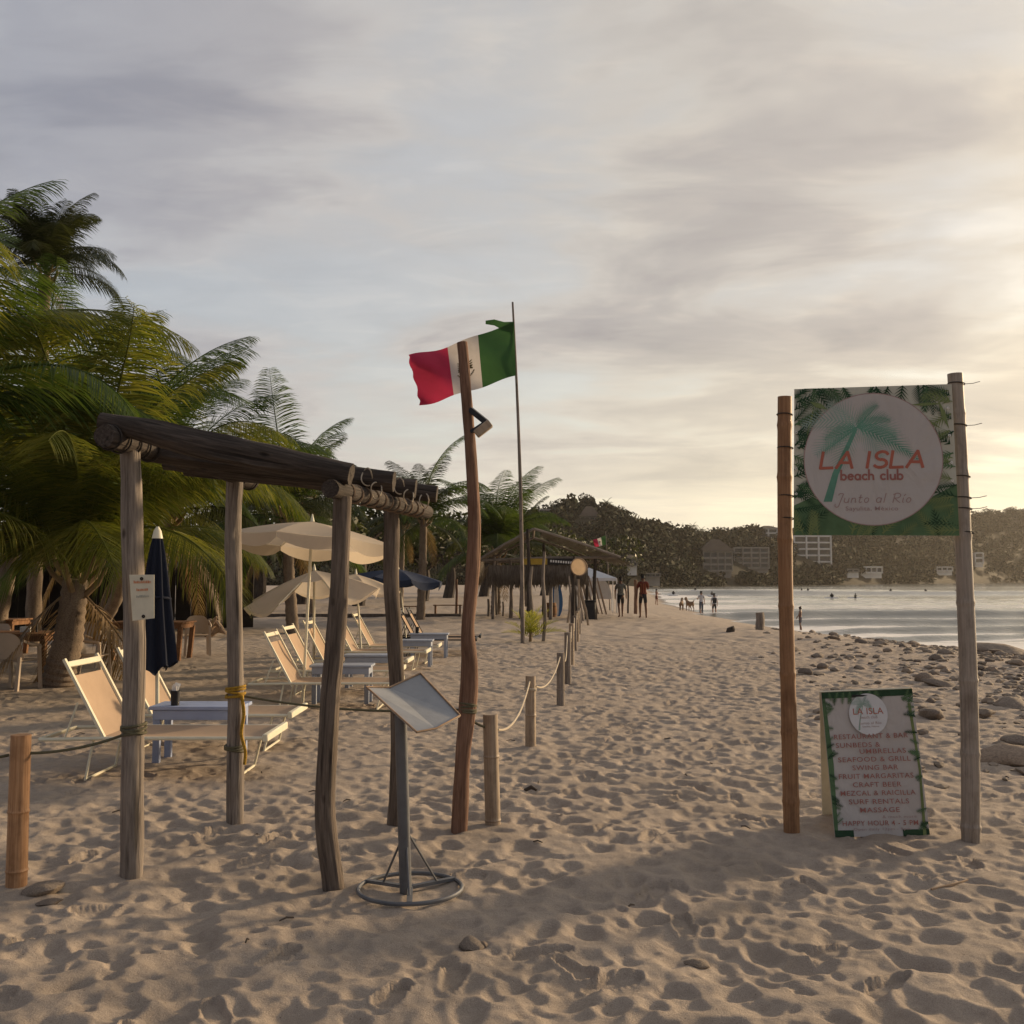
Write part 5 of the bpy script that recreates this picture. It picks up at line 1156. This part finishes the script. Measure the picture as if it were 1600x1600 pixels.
def board(x, y, h, w, mat, rz, lean, label, stripe=None):
    t = thing('surfboard', (x, y, gz(x, y)), label, 'surfboard', 'surfboards leaning by the hut'); M = Matrix.Rotation(R(rz), 3, 'Z') @ Matrix.Rotation(R(lean), 3, 'X'); b = Vector((x, y, gz(x, y) - .03))
    outl = [(w / 2 * math.sin(math.pi * (.06 + .94 * k / 14) ** .8) ** .75, h * k / 14) for k in range(15)]
    for nm, f, mt, d in (('deck', 1, mat, .03),) + ((('stripe', .42, stripe, .036),) if stripe else ()):
        vs = [M @ Vector((sx * px * f, sd * d, pz)) + b for sd in (-1, 1) for px, pz in outl for sx in (-1, 1)]; n = 15; fs = []
        for s_ in (0, 1):
            for k in range(n - 1): o_ = s_ * 2 * n + 2 * k; fs.append((o_, o_ + 1, o_ + 3, o_ + 2))
        for k in range(n - 1):
            for e in (0, 1): fs.append((2 * k + e, 2 * k + 2 + e, 2 * n + 2 * k + 2 + e, 2 * n + 2 * k + e))
        MB().add(vs, fs).build(nm, mt, t)
board(1.95, 44.8, 1.75, .55, 'board_blue', 5, -8, 'blue surfboard with a white stripe under the hut', 'white_paint')
for k in range(6): board(3.35 + .19 * k, 46.2 + .12 * k, 2.0 - .05 * k, .30, 'board_tan', 70 + 4 * k, -14, 'brown board leaning in the rack under the canopy')
def bucket(x, y, w, h, mat, label):
    t = thing('trash_bin', (x, y, gz(x, y)), label, 'bin'); z = gz(x, y); MB().box((x, y, z + h / 2 - .03), (w, w, h), None, .02).build('bin_body', mat, t); MB().box((x, y, z + h), (w + .04, w + .04, .05), None, .015).build('bin_rim', mat, t)
bb = G(922, 968); bucket(bb.x, bb.y, .40, .74, 'black_plastic', 'square black bin standing on the open sand by the fence')
brl = G(860, 965); t = thing('wooden_barrel', brl, 'dark barrel on the sand under the hut', 'barrel'); MB().tube([brl, brl + Vector((0, 0, .3)), brl + Vector((0, 0, .62))], [.24, .29, .24], 16).build('staves', 'wood_table', t); MB().ring(brl + Vector((0, 0, .15)), (0, 0, 1), .275, .012, 20, 5).build('hoop', 'black_metal', t); MB().ring(brl + Vector((0, 0, .48)), (0, 0, 1), .275, .012, 20, 5).build('hoop', 'black_metal', t)
# posts by the water and on the back beach
for k, (px, by, ty, r, Y, mt, lb) in enumerate(((981, 952, 914, .05, 51, 'wood_dark', 'thin dark post beside the man in the printed shirt'), (993, 952, 906, .09, 50, 'wood_red', 'thick reddish post beside the man in the striped shirt'), (1187, 983, 957, .15, 34, 'wood_grey', 'lone stubby wooden post on the rise above the water'), (1141, 992, 980, .13, 31, 'wood_dark', 'low broken stump on the sand near the lone post'),
        (578 + 135, 958, 905, .06, 47, 'wood_red', 'red post on the back beach behind the crooked pole'), (763, 960, 936, .06, 45, 'wood_grey', 'short post at the foot of the upright palm'), (786, 960, 940, .05, 45, 'wood_grey', 'short thin post left of the hut'))):
    b = at(px, by, Y); b.z = gz(b.x, Y); tp_ = at(px, ty, Y)
    solo('wooden_post', MB().tube(smooth_path([b - Vector((0, 0, .25)), b, b.lerp(tp_, .6) + Vector((.02, 0, 0)), tp_], 4), [r, r * .95, r * .9], 10, rough=.14, seed=k), mt, b, lb, 'post')
# low back-beach furniture
for k, (px, Y, lb) in enumerate(((640, 44, 'low wooden bench beside the slender palm'), (700, 46, 'low wooden bench behind the crooked pole'))):
    x = (px - 800) / 1600 * Y; t = thing('bench', (x, Y, 0), lb, 'bench')
    for j in range(3): MB().box((x, Y - .15 + .15 * j, .44), (1.3, .13, .04), None, .004).build('seat_plank', 'wood_table', t)
    for sx in (-.55, .55): MB().box((x + sx, Y, .2), (.07, .36, .46), None, .004).build('leg', 'wood_table', t)
solo('kerb_wall', MB().box((-9.4, 43.6, .04), (14.5, .25, .20), None, .02), 'wood_brown', (-9.4, 43.6, -.09), 'low dark timber edging along the back of the lounger sand', 'edging')

# ---------------------------------------------------------------- people and dogs
def skin_mesh(name, V, E, Rd, mat, parent, root=0, sub=1):
    me = bpy.data.meshes.new(name); me.from_pydata([Vector(v) for v in V], E, [])
    o = bpy.data.objects.new(name, me); C.objects.link(o); m = o.modifiers.new('Skin', 'SKIN'); m.use_smooth_shade = True
    for i, r in enumerate(Rd):
        sv = me.skin_vertices[0].data[i]; sv.radius = (r, r) if not isinstance(r, tuple) else r; sv.use_root = (i == root)
    s_ = o.modifiers.new('Sub', 'SUBSURF'); s_.levels = sub; s_.render_levels = sub
    bpy.context.view_layer.update()
    me2 = bpy.data.meshes.new_from_object(o.evaluated_get(bpy.context.evaluated_depsgraph_get())); bpy.data.objects.remove(o); bpy.data.meshes.remove(me)
    me2.materials.clear(); me2.materials.append(MATS[mat]); me2.polygons.foreach_set('use_smooth', [True] * len(me2.polygons))
    o = bpy.data.objects.new(name, me2); C.objects.link(o); o.parent = parent; return o
def person(x, y, H, label, skin, top, bottom, rot=0, stride=.12, larm=(.10, .02), rarm=(-.02, .0), shirt_len=.52, short=True, hair='hair_black', group=None, bare=False, extra=None, seat=False, lift=0.0):
    """facing +Y before rotation; arms as (forward swing of elbow, of hand)"""
    t = thing('person', (x, y, gz(x, y) + lift), label, 'person', group); k = H / 1.75
    J = lambda a, b, c: Vector((a * k, b * k, c * k))
    V, E, Rd = [], [], []
    def add(p, r, link=None):
        V.append(p); Rd.append(r * k if not isinstance(r, tuple) else (r[0] * k, r[1] * k))
        if link is not None: E.append((link, len(V) - 1))
        return len(V) - 1
    pel = add(J(0, 0, .93), (.13, .10)); ab = add(J(0, .01, 1.08), (.125, .095), pel); ch_ = add(J(0, .0, 1.28), (.15, .11), ab); nb = add(J(0, -.01, 1.43), (.09, .075), ch_); nk = add(J(0, .0, 1.50), .052, nb)
    h1 = add(J(0, .015, 1.585), (.068, .085), nk); h2 = add(J(0, .02, 1.665), (.072, .092), h1); h3 = add(J(0, .01, 1.735), (.045, .06), h2)
    add(J(0, .115, 1.60), .014, h1); add(J(.078, .0, 1.60), .014, h1); add(J(-.078, .0, 1.60), .014, h1)
    arms = {}
    for s_, (f1, f2) in ((-1, larm), (1, rarm)):
        sh = add(J(s_ * .175, -.01, 1.405), .058, nb); el = add(J(s_ * .235, f1, 1.13 + abs(f1) * .35), .041, sh); wr = add(J(s_ * (.245 if f2 < .2 else .21), f1 + f2, .89 + max(0, f2) * 1.1), .028, el)
        dr_ = (V[wr] - V[el]).normalized(); pm = add(V[wr] + dr_ * .07 * k, .034, wr)
        for q in range(4): fk = add(V[pm] + dr_ * .045 * k + Vector(((q - 1.5) * .004, (q - 1.5) * .021, 0)) * k, .0095, pm); add(V[fk] + dr_ * (.042 - .006 * abs(q - 1.2)) * k + Vector((-s_ * .012, 0, 0)) * k, .008, fk)
        th = add(V[wr] + dr_ * .035 * k + Vector((-s_ * .01, .035, 0)) * k, .011, wr); add(V[th] + dr_ * .04 * k + Vector((0, .01, 0)) * k, .009, th); arms[s_] = (sh, el, wr)
    legs = {}
    for s_ in (-1, 1):
        st_ = stride * s_; hp = add(J(s_ * .09, 0, .88), .098, pel); kn = add(J(s_ * .10, st_ * .55 + .03, .49), .06, hp); cf = add(J(s_ * .10, st_ * .85 - .01, .34), .056, kn); an = add(J(s_ * .10, st_ - .05 * (s_ < 0), .085), .037, cf)
        he = add(J(s_ * .10, st_ - .04, .035), .036, an); add(J(s_ * .115, st_ + .13, .025), (.042, .022), he); legs[s_] = (hp, kn)
    skin_mesh('body', V, E, Rd, skin, t, pel)
    if not bare:
        v2 = [V[pel] + J(0, 0, .05 - (shirt_len - .5)), V[ab], V[ch_], V[nb]]; r2_ = [.150 * k, .148 * k, .168 * k, .10 * k]; e2 = [(0, 1), (1, 2), (2, 3)]
        for s_ in (-1, 1):
            sh, el, wr = arms[s_]; v2 += [V[sh], V[sh].lerp(V[el], .8)]; r2_ += [.074 * k, .066 * k]; n_ = len(v2); e2 += [(3, n_ - 2), (n_ - 2, n_ - 1)]
        shirt = skin_mesh('shirt', v2, e2, [(r, r * .78) if i < 4 else r for i, r in enumerate(r2_)], top, t, 1)
        if extra == 'stripes':
            for q in (0, 2, 4): MB().tube([t.location + J(-.10 + .05 * q, -.128 + .02 * abs(q - 2) * .6, zq) for zq in (1.0, 1.12, 1.26, 1.38)], .007 * k, 6).build('stripe', 'cloth_orange', shirt)
        if extra == 'backpack': MB().box(t.location + J(0, -.19, 1.22), (.27 * k, .15 * k, .40 * k), None, .04).build('backpack', 'cloth_charcoal', t)
    v3 = [V[ab] - J(0, 0, .05), V[pel]]; r3_ = [.138 * k, .15 * k]; e3 = [(0, 1)]
    for s_ in (-1, 1):
        hp, kn = legs[s_]; v3 += [V[hp], V[hp].lerp(V[kn], .85 if short else 1.0)]; r3_ += [.112 * k, .088 * k]; n_ = len(v3); e3 += [(1, n_ - 2), (n_ - 2, n_ - 1)]
        if not short: v3 += [Vector((V[kn].x, V[kn].y * 1.3, .10 * k))]; r3_ += [.075 * k]; e3 += [(n_ - 1, n_)]
    skin_mesh('shorts' if short else 'trousers', v3, e3, [(r, r * .85) for r in r3_], bottom, t, 1)
    skin_mesh('hair', [J(0, -.03, 1.61), J(0, -.02, 1.66), J(0, .0, 1.70)], [(0, 1), (1, 2)], [(.068 * k, .06 * k), (.08 * k, .09 * k), (.062 * k, .075 * k)], hair, t, 1)
    t.rotation_euler.z = R(rot); return t
w1 = at(970, 968, 44); w2 = at(1005, 967, 43)
person(w1.x, 44, 1.68, 'man in dark printed shirt and black shorts walking away up the beach', 'skin_brown', 'cloth_print', 'cloth_charcoal', 6, .14, (.05, -.03), (-.06, .02))
person(w2.x, 43, 1.80, 'man in striped rust shirt and dark shorts walking up the beach', 'skin_brown', 'cloth_rust', 'cloth_charcoal', 4, -.13, (.02, .0), (.08, .33), extra='stripes')
cpx = at(1096, 962, 73)
person(cpx.x, 73, 1.66, 'person in white top and long grey trousers walking by the water', 'skin_tan', 'cloth_white', 'cloth_denim', 8, .09, (.10, .30), (.0, .0), short=False)
person(cpx.x + .84, 72.6, 1.62, 'person in white top wearing a dark backpack by the water', 'skin_tan', 'cloth_white', 'cloth_charcoal', 0, -.09, (-.03, .02), (.02, .02), extra='backpack', short=True)
kx = at(1026, 955, 96)
person(kx.x, 96, 1.45, 'bare-chested child standing at the water far up the beach', 'skin_tan', 'cloth_rust', 'cloth_rust', -60, .03, (.1, .3), (.1, .28), bare=True)
px_ = at(1251, 985, 56); person(px_.x, 56, 1.35, 'small figure wading in the shallows by the left sign pole', 'skin_brown', 'cloth_denim', 'cloth_denim', 60, .05, (.05, .1), (.05, .15), bare=True)
def dog(x, y, rz, label, s_=1.0):
    t = thing('dog', (x, y, gz(x, y)), label, 'dog', 'dogs at the water'); V, E, Rd = [], [], []
    def add(p, r, l=None):
        V.append(Vector(p) * s_); Rd.append(r * s_)
        if l is not None: E.append((l, len(V) - 1))
        return len(V) - 1
    ru = add((-.32, 0, .52), .10); be = add((-.05, 0, .50), .105, ru); chs = add((.22, 0, .52), .135, be); ne = add((.38, 0, .66), .075, chs); hd = add((.47, 0, .77), .075, ne); add((.62, 0, .73), .035, hd)
    for e in (-1, 1): add((.44, e * .06, .87), .02, hd)
    t1 = add((-.46, 0, .60), .03, ru); add((-.58, 0, .74), .018, t1)
    for e in (-1, 1):
        a = add((-.30, e * .09, .40), .075, ru); b = add((-.24, e * .09, .28), .042, a); c = add((-.36, e * .09, .17), .026, b); d = add((-.33, e * .09, .03), .024, c); add((-.28, e * .09, .015), .022, d)
        a = add((.22, e * .09, .36), .055, chs); b = add((.24, e * .09, .20), .03, a); c = add((.23, e * .09, .03), .024, b); add((.28, e * .09, .015), .022, c)
    skin_mesh('body', V, E, Rd, 'fur_tan', t, 1); t.rotation_euler.z = R(rz)
dg = at(1065, 955, 82); dog(dg.x, 82, 75, 'tan dog at the edge of the water', 1.15); dog(dg.x + .75, 82.6, 110, 'tan dog close beside another at the water edge', 1.3)
# surfers sitting on their boards, out past the break
def surfer(px, py, label, first=None):
    d = ray(px, py); k = (SEA + .12 - EYE.z) / d.z if py > 911 else 260; P = EYE + d * k
    t = thing('surfer', (P.x, P.y, SEA + .18), label, 'surfer', 'surfers waiting in the bay')
    V = [(0, 0, -.05), (0, .02, .2), (0, .05, .42), (0, .05, .55), (0, .07, .68), (-.2, .05, .42), (-.26, .2, .2), (.2, .05, .42), (.26, .2, .18), (-.14, .3, .0), (.14, .3, .0)]
    skin_mesh('body', V, [(0, 1), (1, 2), (2, 3), (3, 4), (2, 5), (5, 6), (2, 7), (7, 8), (0, 9), (0, 10)], [.15, .14, .15, .06, .10, .06, .04, .06, .04, .08, .08], 'cloth_charcoal', t, 1)
    t.rotation_euler.z = R(rng.uniform(0, 360))
    b = thing('surfboard', (P.x, P.y, SEA + .06), 'pale surfboard floating under a surfer out in the bay', 'surfboard', 'surfboards afloat in the bay')
    MB().tube([b.location + Vector((-1.1, 0, .14)), b.location + Vector((-.6, 0, .08)), b.location + Vector((.6, 0, .06)), b.location + Vector((1.0, 0, .10))], [.02, .16, .18, .03], 10).build('deck', 'white_paint', b)
for px, py in ((1052, 930), (1086, 923), (1253, 924), (1262, 924), (1300, 935), (1336, 935), (1392, 925), (1446, 926), (1113, 931), (1495, 926), (1180, 926)):
    surfer(px, py, 'dark clad surfer sitting on the water out in the bay')

# ---------------------------------------------------------------- rocks, stones and beach litter
def rock_mesh(seed, flat):
    bm = bmesh.new(); bmesh.ops.create_icosphere(bm, subdivisions=3, radius=1.0); r3 = random.Random(seed); o = Vector((seed * 3.1, seed, 0))
    pl = [Vector((r3.uniform(-1, 1), r3.uniform(-1, 1), r3.uniform(-.4, 1))).normalized() for _ in range(9)]
    for v in bm.verts:
        d = v.co.normalized(); k = 1 + .28 * mnoise.noise(d * 1.2 + o) + .10 * mnoise.noise(d * 3.5 + o)
        for p in pl: k = min(k, .80 / max(.2, d.dot(p)))
        k += .03 * mnoise.noise(d * 8 + o); v.co = Vector((d.x * k * 1.25, d.y * k, d.z * k * flat))
    me = bpy.data.meshes.new('rock'); bm.to_mesh(me); bm.free(); me.materials.append(MATS['beach_rock']); me.polygons.foreach_set('use_smooth', [True] * len(me.polygons)); me.set_sharp_from_angle(angle=R(38)); return me
RM = [rock_mesh(i, f) for i, f in enumerate((.55, .7, .45, .6, .75, .5, .38, .62))]
def rock(x, y, s_, label, sink=.3, mi=None, mat=None, rz=None):
    me = RM[rng.randrange(8) if mi is None else mi]
    o = bpy.data.objects.new('rock', me); C.objects.link(o); o.location = (x, y, surf(x, y) + s_ * .5 * (1 - 2 * sink) * .55); o.scale = (s_ * .5 * rng.uniform(.85, 1.2), s_ * .5 * rng.uniform(.8, 1.1), s_ * .5 * rng.uniform(.7, 1.1)); o.rotation_euler = (rng.uniform(-.25, .25), rng.uniform(-.25, .25), rng.uniform(0, 6.3) if rz is None else rz)
    return tag(o, label, 'rock', 'rocks scattered towards the water')
for k, (px, py, s_, lb) in enumerate(((738, 1480, .12, 'smooth round stone in the open foreground sand'), (756, 1480, .05, 'tiny stone touching the smooth round stone'), (65, 1395, .2, 'flat slab of stone beside the orange bamboo post'), (75, 1412, .11, 'small stone below the flat slab by the bamboo post'), (1090, 1505, .1, 'half buried flat stone in the front sand'), (1453, 1120, .30, 'pale rounded rock beside the A-frame board'), (1530, 1118, .38, 'long reddish rock right of the grey bamboo pole'), (1582, 1105, .4, 'angular brown rock beyond the grey bamboo pole'), (1585, 1190, .42, 'large brown boulder half sunk right of the grey pole'), (1595, 1165, .35, 'brown rock touching the sunk boulder'), (1470, 1072, .36, 'grey boulder between the A-frame and the grey pole'), (1448, 1066, .3, 'darker boulder beside the grey one past the A-frame'))):
    p = G(px, py); rock(p.x, p.y, s_, lb, .35, 6 if k in (2, 6) else None)
p = G(1560, 1040, -.55); rock(p.x, p.y, 1.5, 'very large flat topped rock at the water line', .42, 6, rz=.1)
KIND = ['small brown rock lying on the slope of the beach', 'flat grey rock lying on the slope of the beach']
n_ = 0; tries = 0
while n_ < 290 and tries < 6000:
    tries += 1; y = rng.uniform(8.5, 40); x = rng.uniform(.18 * y, .62 * y)
    a = x / y; dens = max(0, (a - .20) / .32) ** 1.6 * (1.2 if y > 16 else .45)
    if x > float(shore_x(y)) - .5 or rng.random() > dens: continue
    if 1.6 < x < 3.2 and y < 8: continue
    s_ = rng.choice([.07, .09, .11, .14, .17, .22]) * (.75 + y / 40) ; rock(x, y, s_, ('small' if s_ < .14 else 'middling' if s_ < .24 else 'large') + ' brown rock ' + ('at the water line' if x > float(shore_x(y)) - 4 else 'on the slope beyond the grey bamboo pole' if a > .45 else 'on the sand between the sign and the water'), .30); n_ += 1
r4 = np.random.RandomState(9); bm = bmesh.new(); bmesh.ops.create_icosphere(bm, subdivisions=1, radius=1.0); bm.verts.index_update()
iv_ = np.array([v.co[:] for v in bm.verts]); if_ = np.array([[v.index for v in f.verts] for f in bm.faces]); bm.free(); pv_, pf_, cnt = [], [], 0
while cnt < 1500:
    y = r4.uniform(8, 41); x = r4.uniform(.2 * y, .66 * y); a = x / y
    if x > float(shore_x(y)) + .3 or r4.rand() > max(0, (a - .2) / .3) ** 1.8 * (1 if y > 14 else .4): continue
    s_ = r4.uniform(.02, .075) * (.8 + y / 45); v = iv_ * (1 + r4.uniform(-.25, .25, (len(iv_), 1))) * np.array([s_ * r4.uniform(.9, 1.8), s_ * r4.uniform(.8, 1.3), s_ * r4.uniform(.35, .75)]); th = r4.uniform(0, 6.3)
    v = np.stack([v[:, 0] * math.cos(th) - v[:, 1] * math.sin(th) + x, v[:, 0] * math.sin(th) + v[:, 1] * math.cos(th) + y, v[:, 2] + surf(x, y) + s_ * .12], 1); pf_.append(if_ + cnt * len(iv_)); pv_.append(v); cnt += 1
me = np_mesh('rubble', np.concatenate(pv_), np.zeros((0, 4), int), np.concatenate(pf_), False); me.materials.append(MATS['rubble_stone'])
o = bpy.data.objects.new('rubble', me); C.objects.link(o); tag(o, 'small flat rubble strewn thickly over the sand towards the water', 'rubble', kind='stuff')
for k in range(26):
    y = rng.uniform(4, 12); x = rng.uniform(-.45, .5) * y; a = rng.uniform(0, 6.3); l_ = rng.uniform(.03, .11); z = surf(x, y) + .006
    mb = MB().tube([(x, y, z), (x + math.cos(a) * l_ * .5, y + math.sin(a) * l_ * .5, z + .008), (x + math.cos(a) * l_, y + math.sin(a) * l_, z)], [.004, .005, .003], 6, rough=.2, seed=k)
    solo('twig', mb, 'wood_dark', (x, y, z), 'small dark twig lying on the trodden sand', 'twig', 'twigs scattered on the sand')
p = G(820, 1237); mb = MB().tube([p + Vector((0, 0, .01)), p + Vector((.05, .02, .03)), p + Vector((.09, .0, .01))], [.012, .016, .008], 7, rough=.3); solo('driftwood_chip', mb, 'wood_dark', p, 'dark chip of driftwood right of the nearest bamboo post', 'driftwood')
p = G(1490, 1388); mb = MB().tube([p + Vector((-.14, -.06, .012)), p + Vector((0, 0, .02)), p + Vector((.12, .10, .015))], [.006, .008, .004], 7, rough=.3); solo('driftwood_stick', mb, 'wood_bare', p, 'pale stick lying on the sand below the grey pole', 'driftwood')

# ---------------------------------------------------------------- buildings and skyline trees on the headland
def on_hill(px, t):
    x, y, z = hill_at(np.array((px - 800) / 1600), np.array(t)); return float(x), float(y), float(z)
def block(name, px0, px1, py0, py1, t, floors, bays, label, wall, roof=None, depth=9, frame=None, rz=0.0):
    """a building whose front spans the given picture box where it stands on the slope"""
    x, y, z = on_hill((px0 + px1) / 2, t); a, b = at(px0, py1, y), at(px1, py0, y); w, h = b.x - a.x, b.z - a.z; cx_ = (a.x + b.x) / 2
    o = thing(name, (cx_, y, a.z), label, 'building', 'buildings on the headland'); y0 = y - 2
    MB().box((cx_, y0 + depth / 2 + .5, (a.z + b.z) / 2 - 1.5), (w * .98, depth, h + 3)).build('wall', wall, o, False)
    fh = h / floors
    for f in range(floors + 1): MB().box((cx_, y0 + .25, a.z + f * fh), (w * 1.02, 1.9, fh * .2)).build('floor_slab', frame or 'wall_white', o, False)
    for f in range(floors):
        for i in range(bays):
            xc = a.x + w * (i + .5) / bays; wd = MB().box((xc, y0 + .46, a.z + (f + .5) * fh), (w / bays * .8, .16, fh * .66)).build('window', 'dark_glass', o, False)
    for i in range(bays + 1): MB().box((a.x + w * i / bays, y0 + .1, (a.z + b.z) / 2), (w / bays * .1, 1.5, h)).build('column', frame or 'wall_white', o, False)
    if roof:
        M = MB(); e = w * .07; rz_ = b.z + fh * .08; M.add([(a.x - e, y0 - 1.2, rz_), (b.x + e, y0 - 1.2, rz_), (b.x + e, y0 + depth + 1, rz_), (a.x - e, y0 + depth + 1, rz_), (cx_ - w * .15, y0 + depth / 2, rz_ + roof), (cx_ + w * .15, y0 + depth / 2, rz_ + roof)], [(0, 1, 5, 4), (1, 2, 5), (2, 3, 4, 5), (3, 0, 4), (0, 3, 2, 1)]); M.build('roof', 'roof_tile', o, False)
    return o
block('apartment_block', 1240, 1296, 838, 888, .34, 5, 3, 'white apartment block with stacked balconies below the sign', 'concrete', None, 14)
block('apartment_block', 1146, 1199, 856, 888, .22, 4, 4, 'unfinished concrete frame block beside the thatch roofed house', 'concrete', None, 10, 'concrete')
block('hill_house', 1098, 1142, 862, 892, .20, 3, 4, 'grey house with a peaked thatch roof across the bay', 'wall_grey', 5, 10, 'concrete')
block('hill_house', 1186, 1213, 826, 848, .80, 3, 2, 'white house high on the crest left of the sign', 'wall_white', 1.5, 8)
block('hill_house', 978, 994, 872, 884, .16, 2, 2, 'small pale house low on the near hillside', 'wall_white', 1.0, 6, 'wall_grey')
block('hill_house', 1343, 1376, 886, 895, .05, 1, 4, 'low white building near the shore under the sign', 'wall_white', None, 8)
block('hill_house', 1322, 1340, 889, 894, .05, 1, 2, 'low shed roofed building beside the white shore building', 'wall_white', None, 8, 'wall_grey')
block('hill_house', 1462, 1486, 886, 892, .06, 1, 3, 'small shore house left of the grey pole', 'wall_white', None, 8)
block('hill_house', 1522, 1534, 864, 880, .12, 2, 1, 'small white house right of the grey pole', 'wall_white', None, 8)
block('hill_house', 842, 880, 797, 815, .82, 2, 5, 'long dark house on top of the near hill', 'wall_grey', None, 8, 'concrete')
block('hill_house', 906, 936, 808, 824, .66, 2, 4, 'house with a thatched peak below the crest of the near hill', 'wall_grey', 4, 8, 'concrete')
block('hill_house', 1000, 1030, 896, 901, .06, 1, 4, 'low pale terrace at the foot of the near hill', 'concrete', None, 5, 'wall_grey')
block('hill_house', 1406, 1442, 826, 842, .62, 2, 3, 'rounded thatch house under the lower edge of the sign', 'wall_grey', 7, 8, 'concrete')
SK = [(874, 'airy round tree on the crest of the near hill', 7.5), (916, 'tallest tree on the crest of the near hill', 9), (945, 'bushy tree right of the tallest crest tree', 7.5), (962, 'tree on the falling crest of the near hill', 7.5), (980, 'conical tree on the falling crest', 7.5), (1000, 'low tree where the near crest falls away', 6), (1043, 'lone dark tree in the dip of the ridge', 7), (1090, 'dark tree above the thatch roofed house', 7.5), (1128, 'airy tree left of the white crest house', 8), (1158, 'tall tree left of the white crest house', 8.5), (1175, 'thin crowned tree by the white crest house', 8), (1548, 'flat crowned tree on the right ridge', 12), (1580, 'spreading tree on the right ridge', 13), (1530, 'airy tree beside the grey pole on the ridge', 11)]
for i, (px, lb, h) in enumerate(SK):
    x, y, z = on_hill(px, .97); tree(x, y, h, h * (.75 if i in (1, 4, 6) else 1.1), lb, 200 + i, 420 if 'airy' in lb or 'thin' in lb else 700, 'forest_leaf', .42 * h / 8, 'trees on the ridge', z - .5)
for i, (px, h) in enumerate(((948, 6), (1083, 6.5), (1096, 6), (820, 6))):
    x, y, z = on_hill(px, .96); palm((x, y, z), (x, y, z + h), ['dark'], 14, 'palm silhouetted on the ridge of the headland', .25, 'palms on the ridge', 1.0, 300 + i, dryn=0, butts=False)

# ---------------------------------------------------------------- sea haze
hz_ = MB().box((0, 0, 57), (7000, 7000, 126)).build('haze', 'sand', None, False); hz_.data.materials.clear()
m = bpy.data.materials.new('haze'); m.use_nodes = True; nt = m.node_tree; nt.nodes.remove(nt.nodes['Principled BSDF'])
pv = nt.nodes.new('ShaderNodeVolumePrincipled'); pv.inputs['Color'].default_value = (.93, .88, .80, 1); pv.inputs['Density'].default_value = 0.00012; pv.inputs['Anisotropy'].default_value = 0.35
nt.links.new(pv.outputs[0], nt.nodes['Material Output'].inputs['Volume']); hz_.data.materials.append(m); tag(hz_, 'thin warm sea haze over the bay', 'haze', kind='stuff')
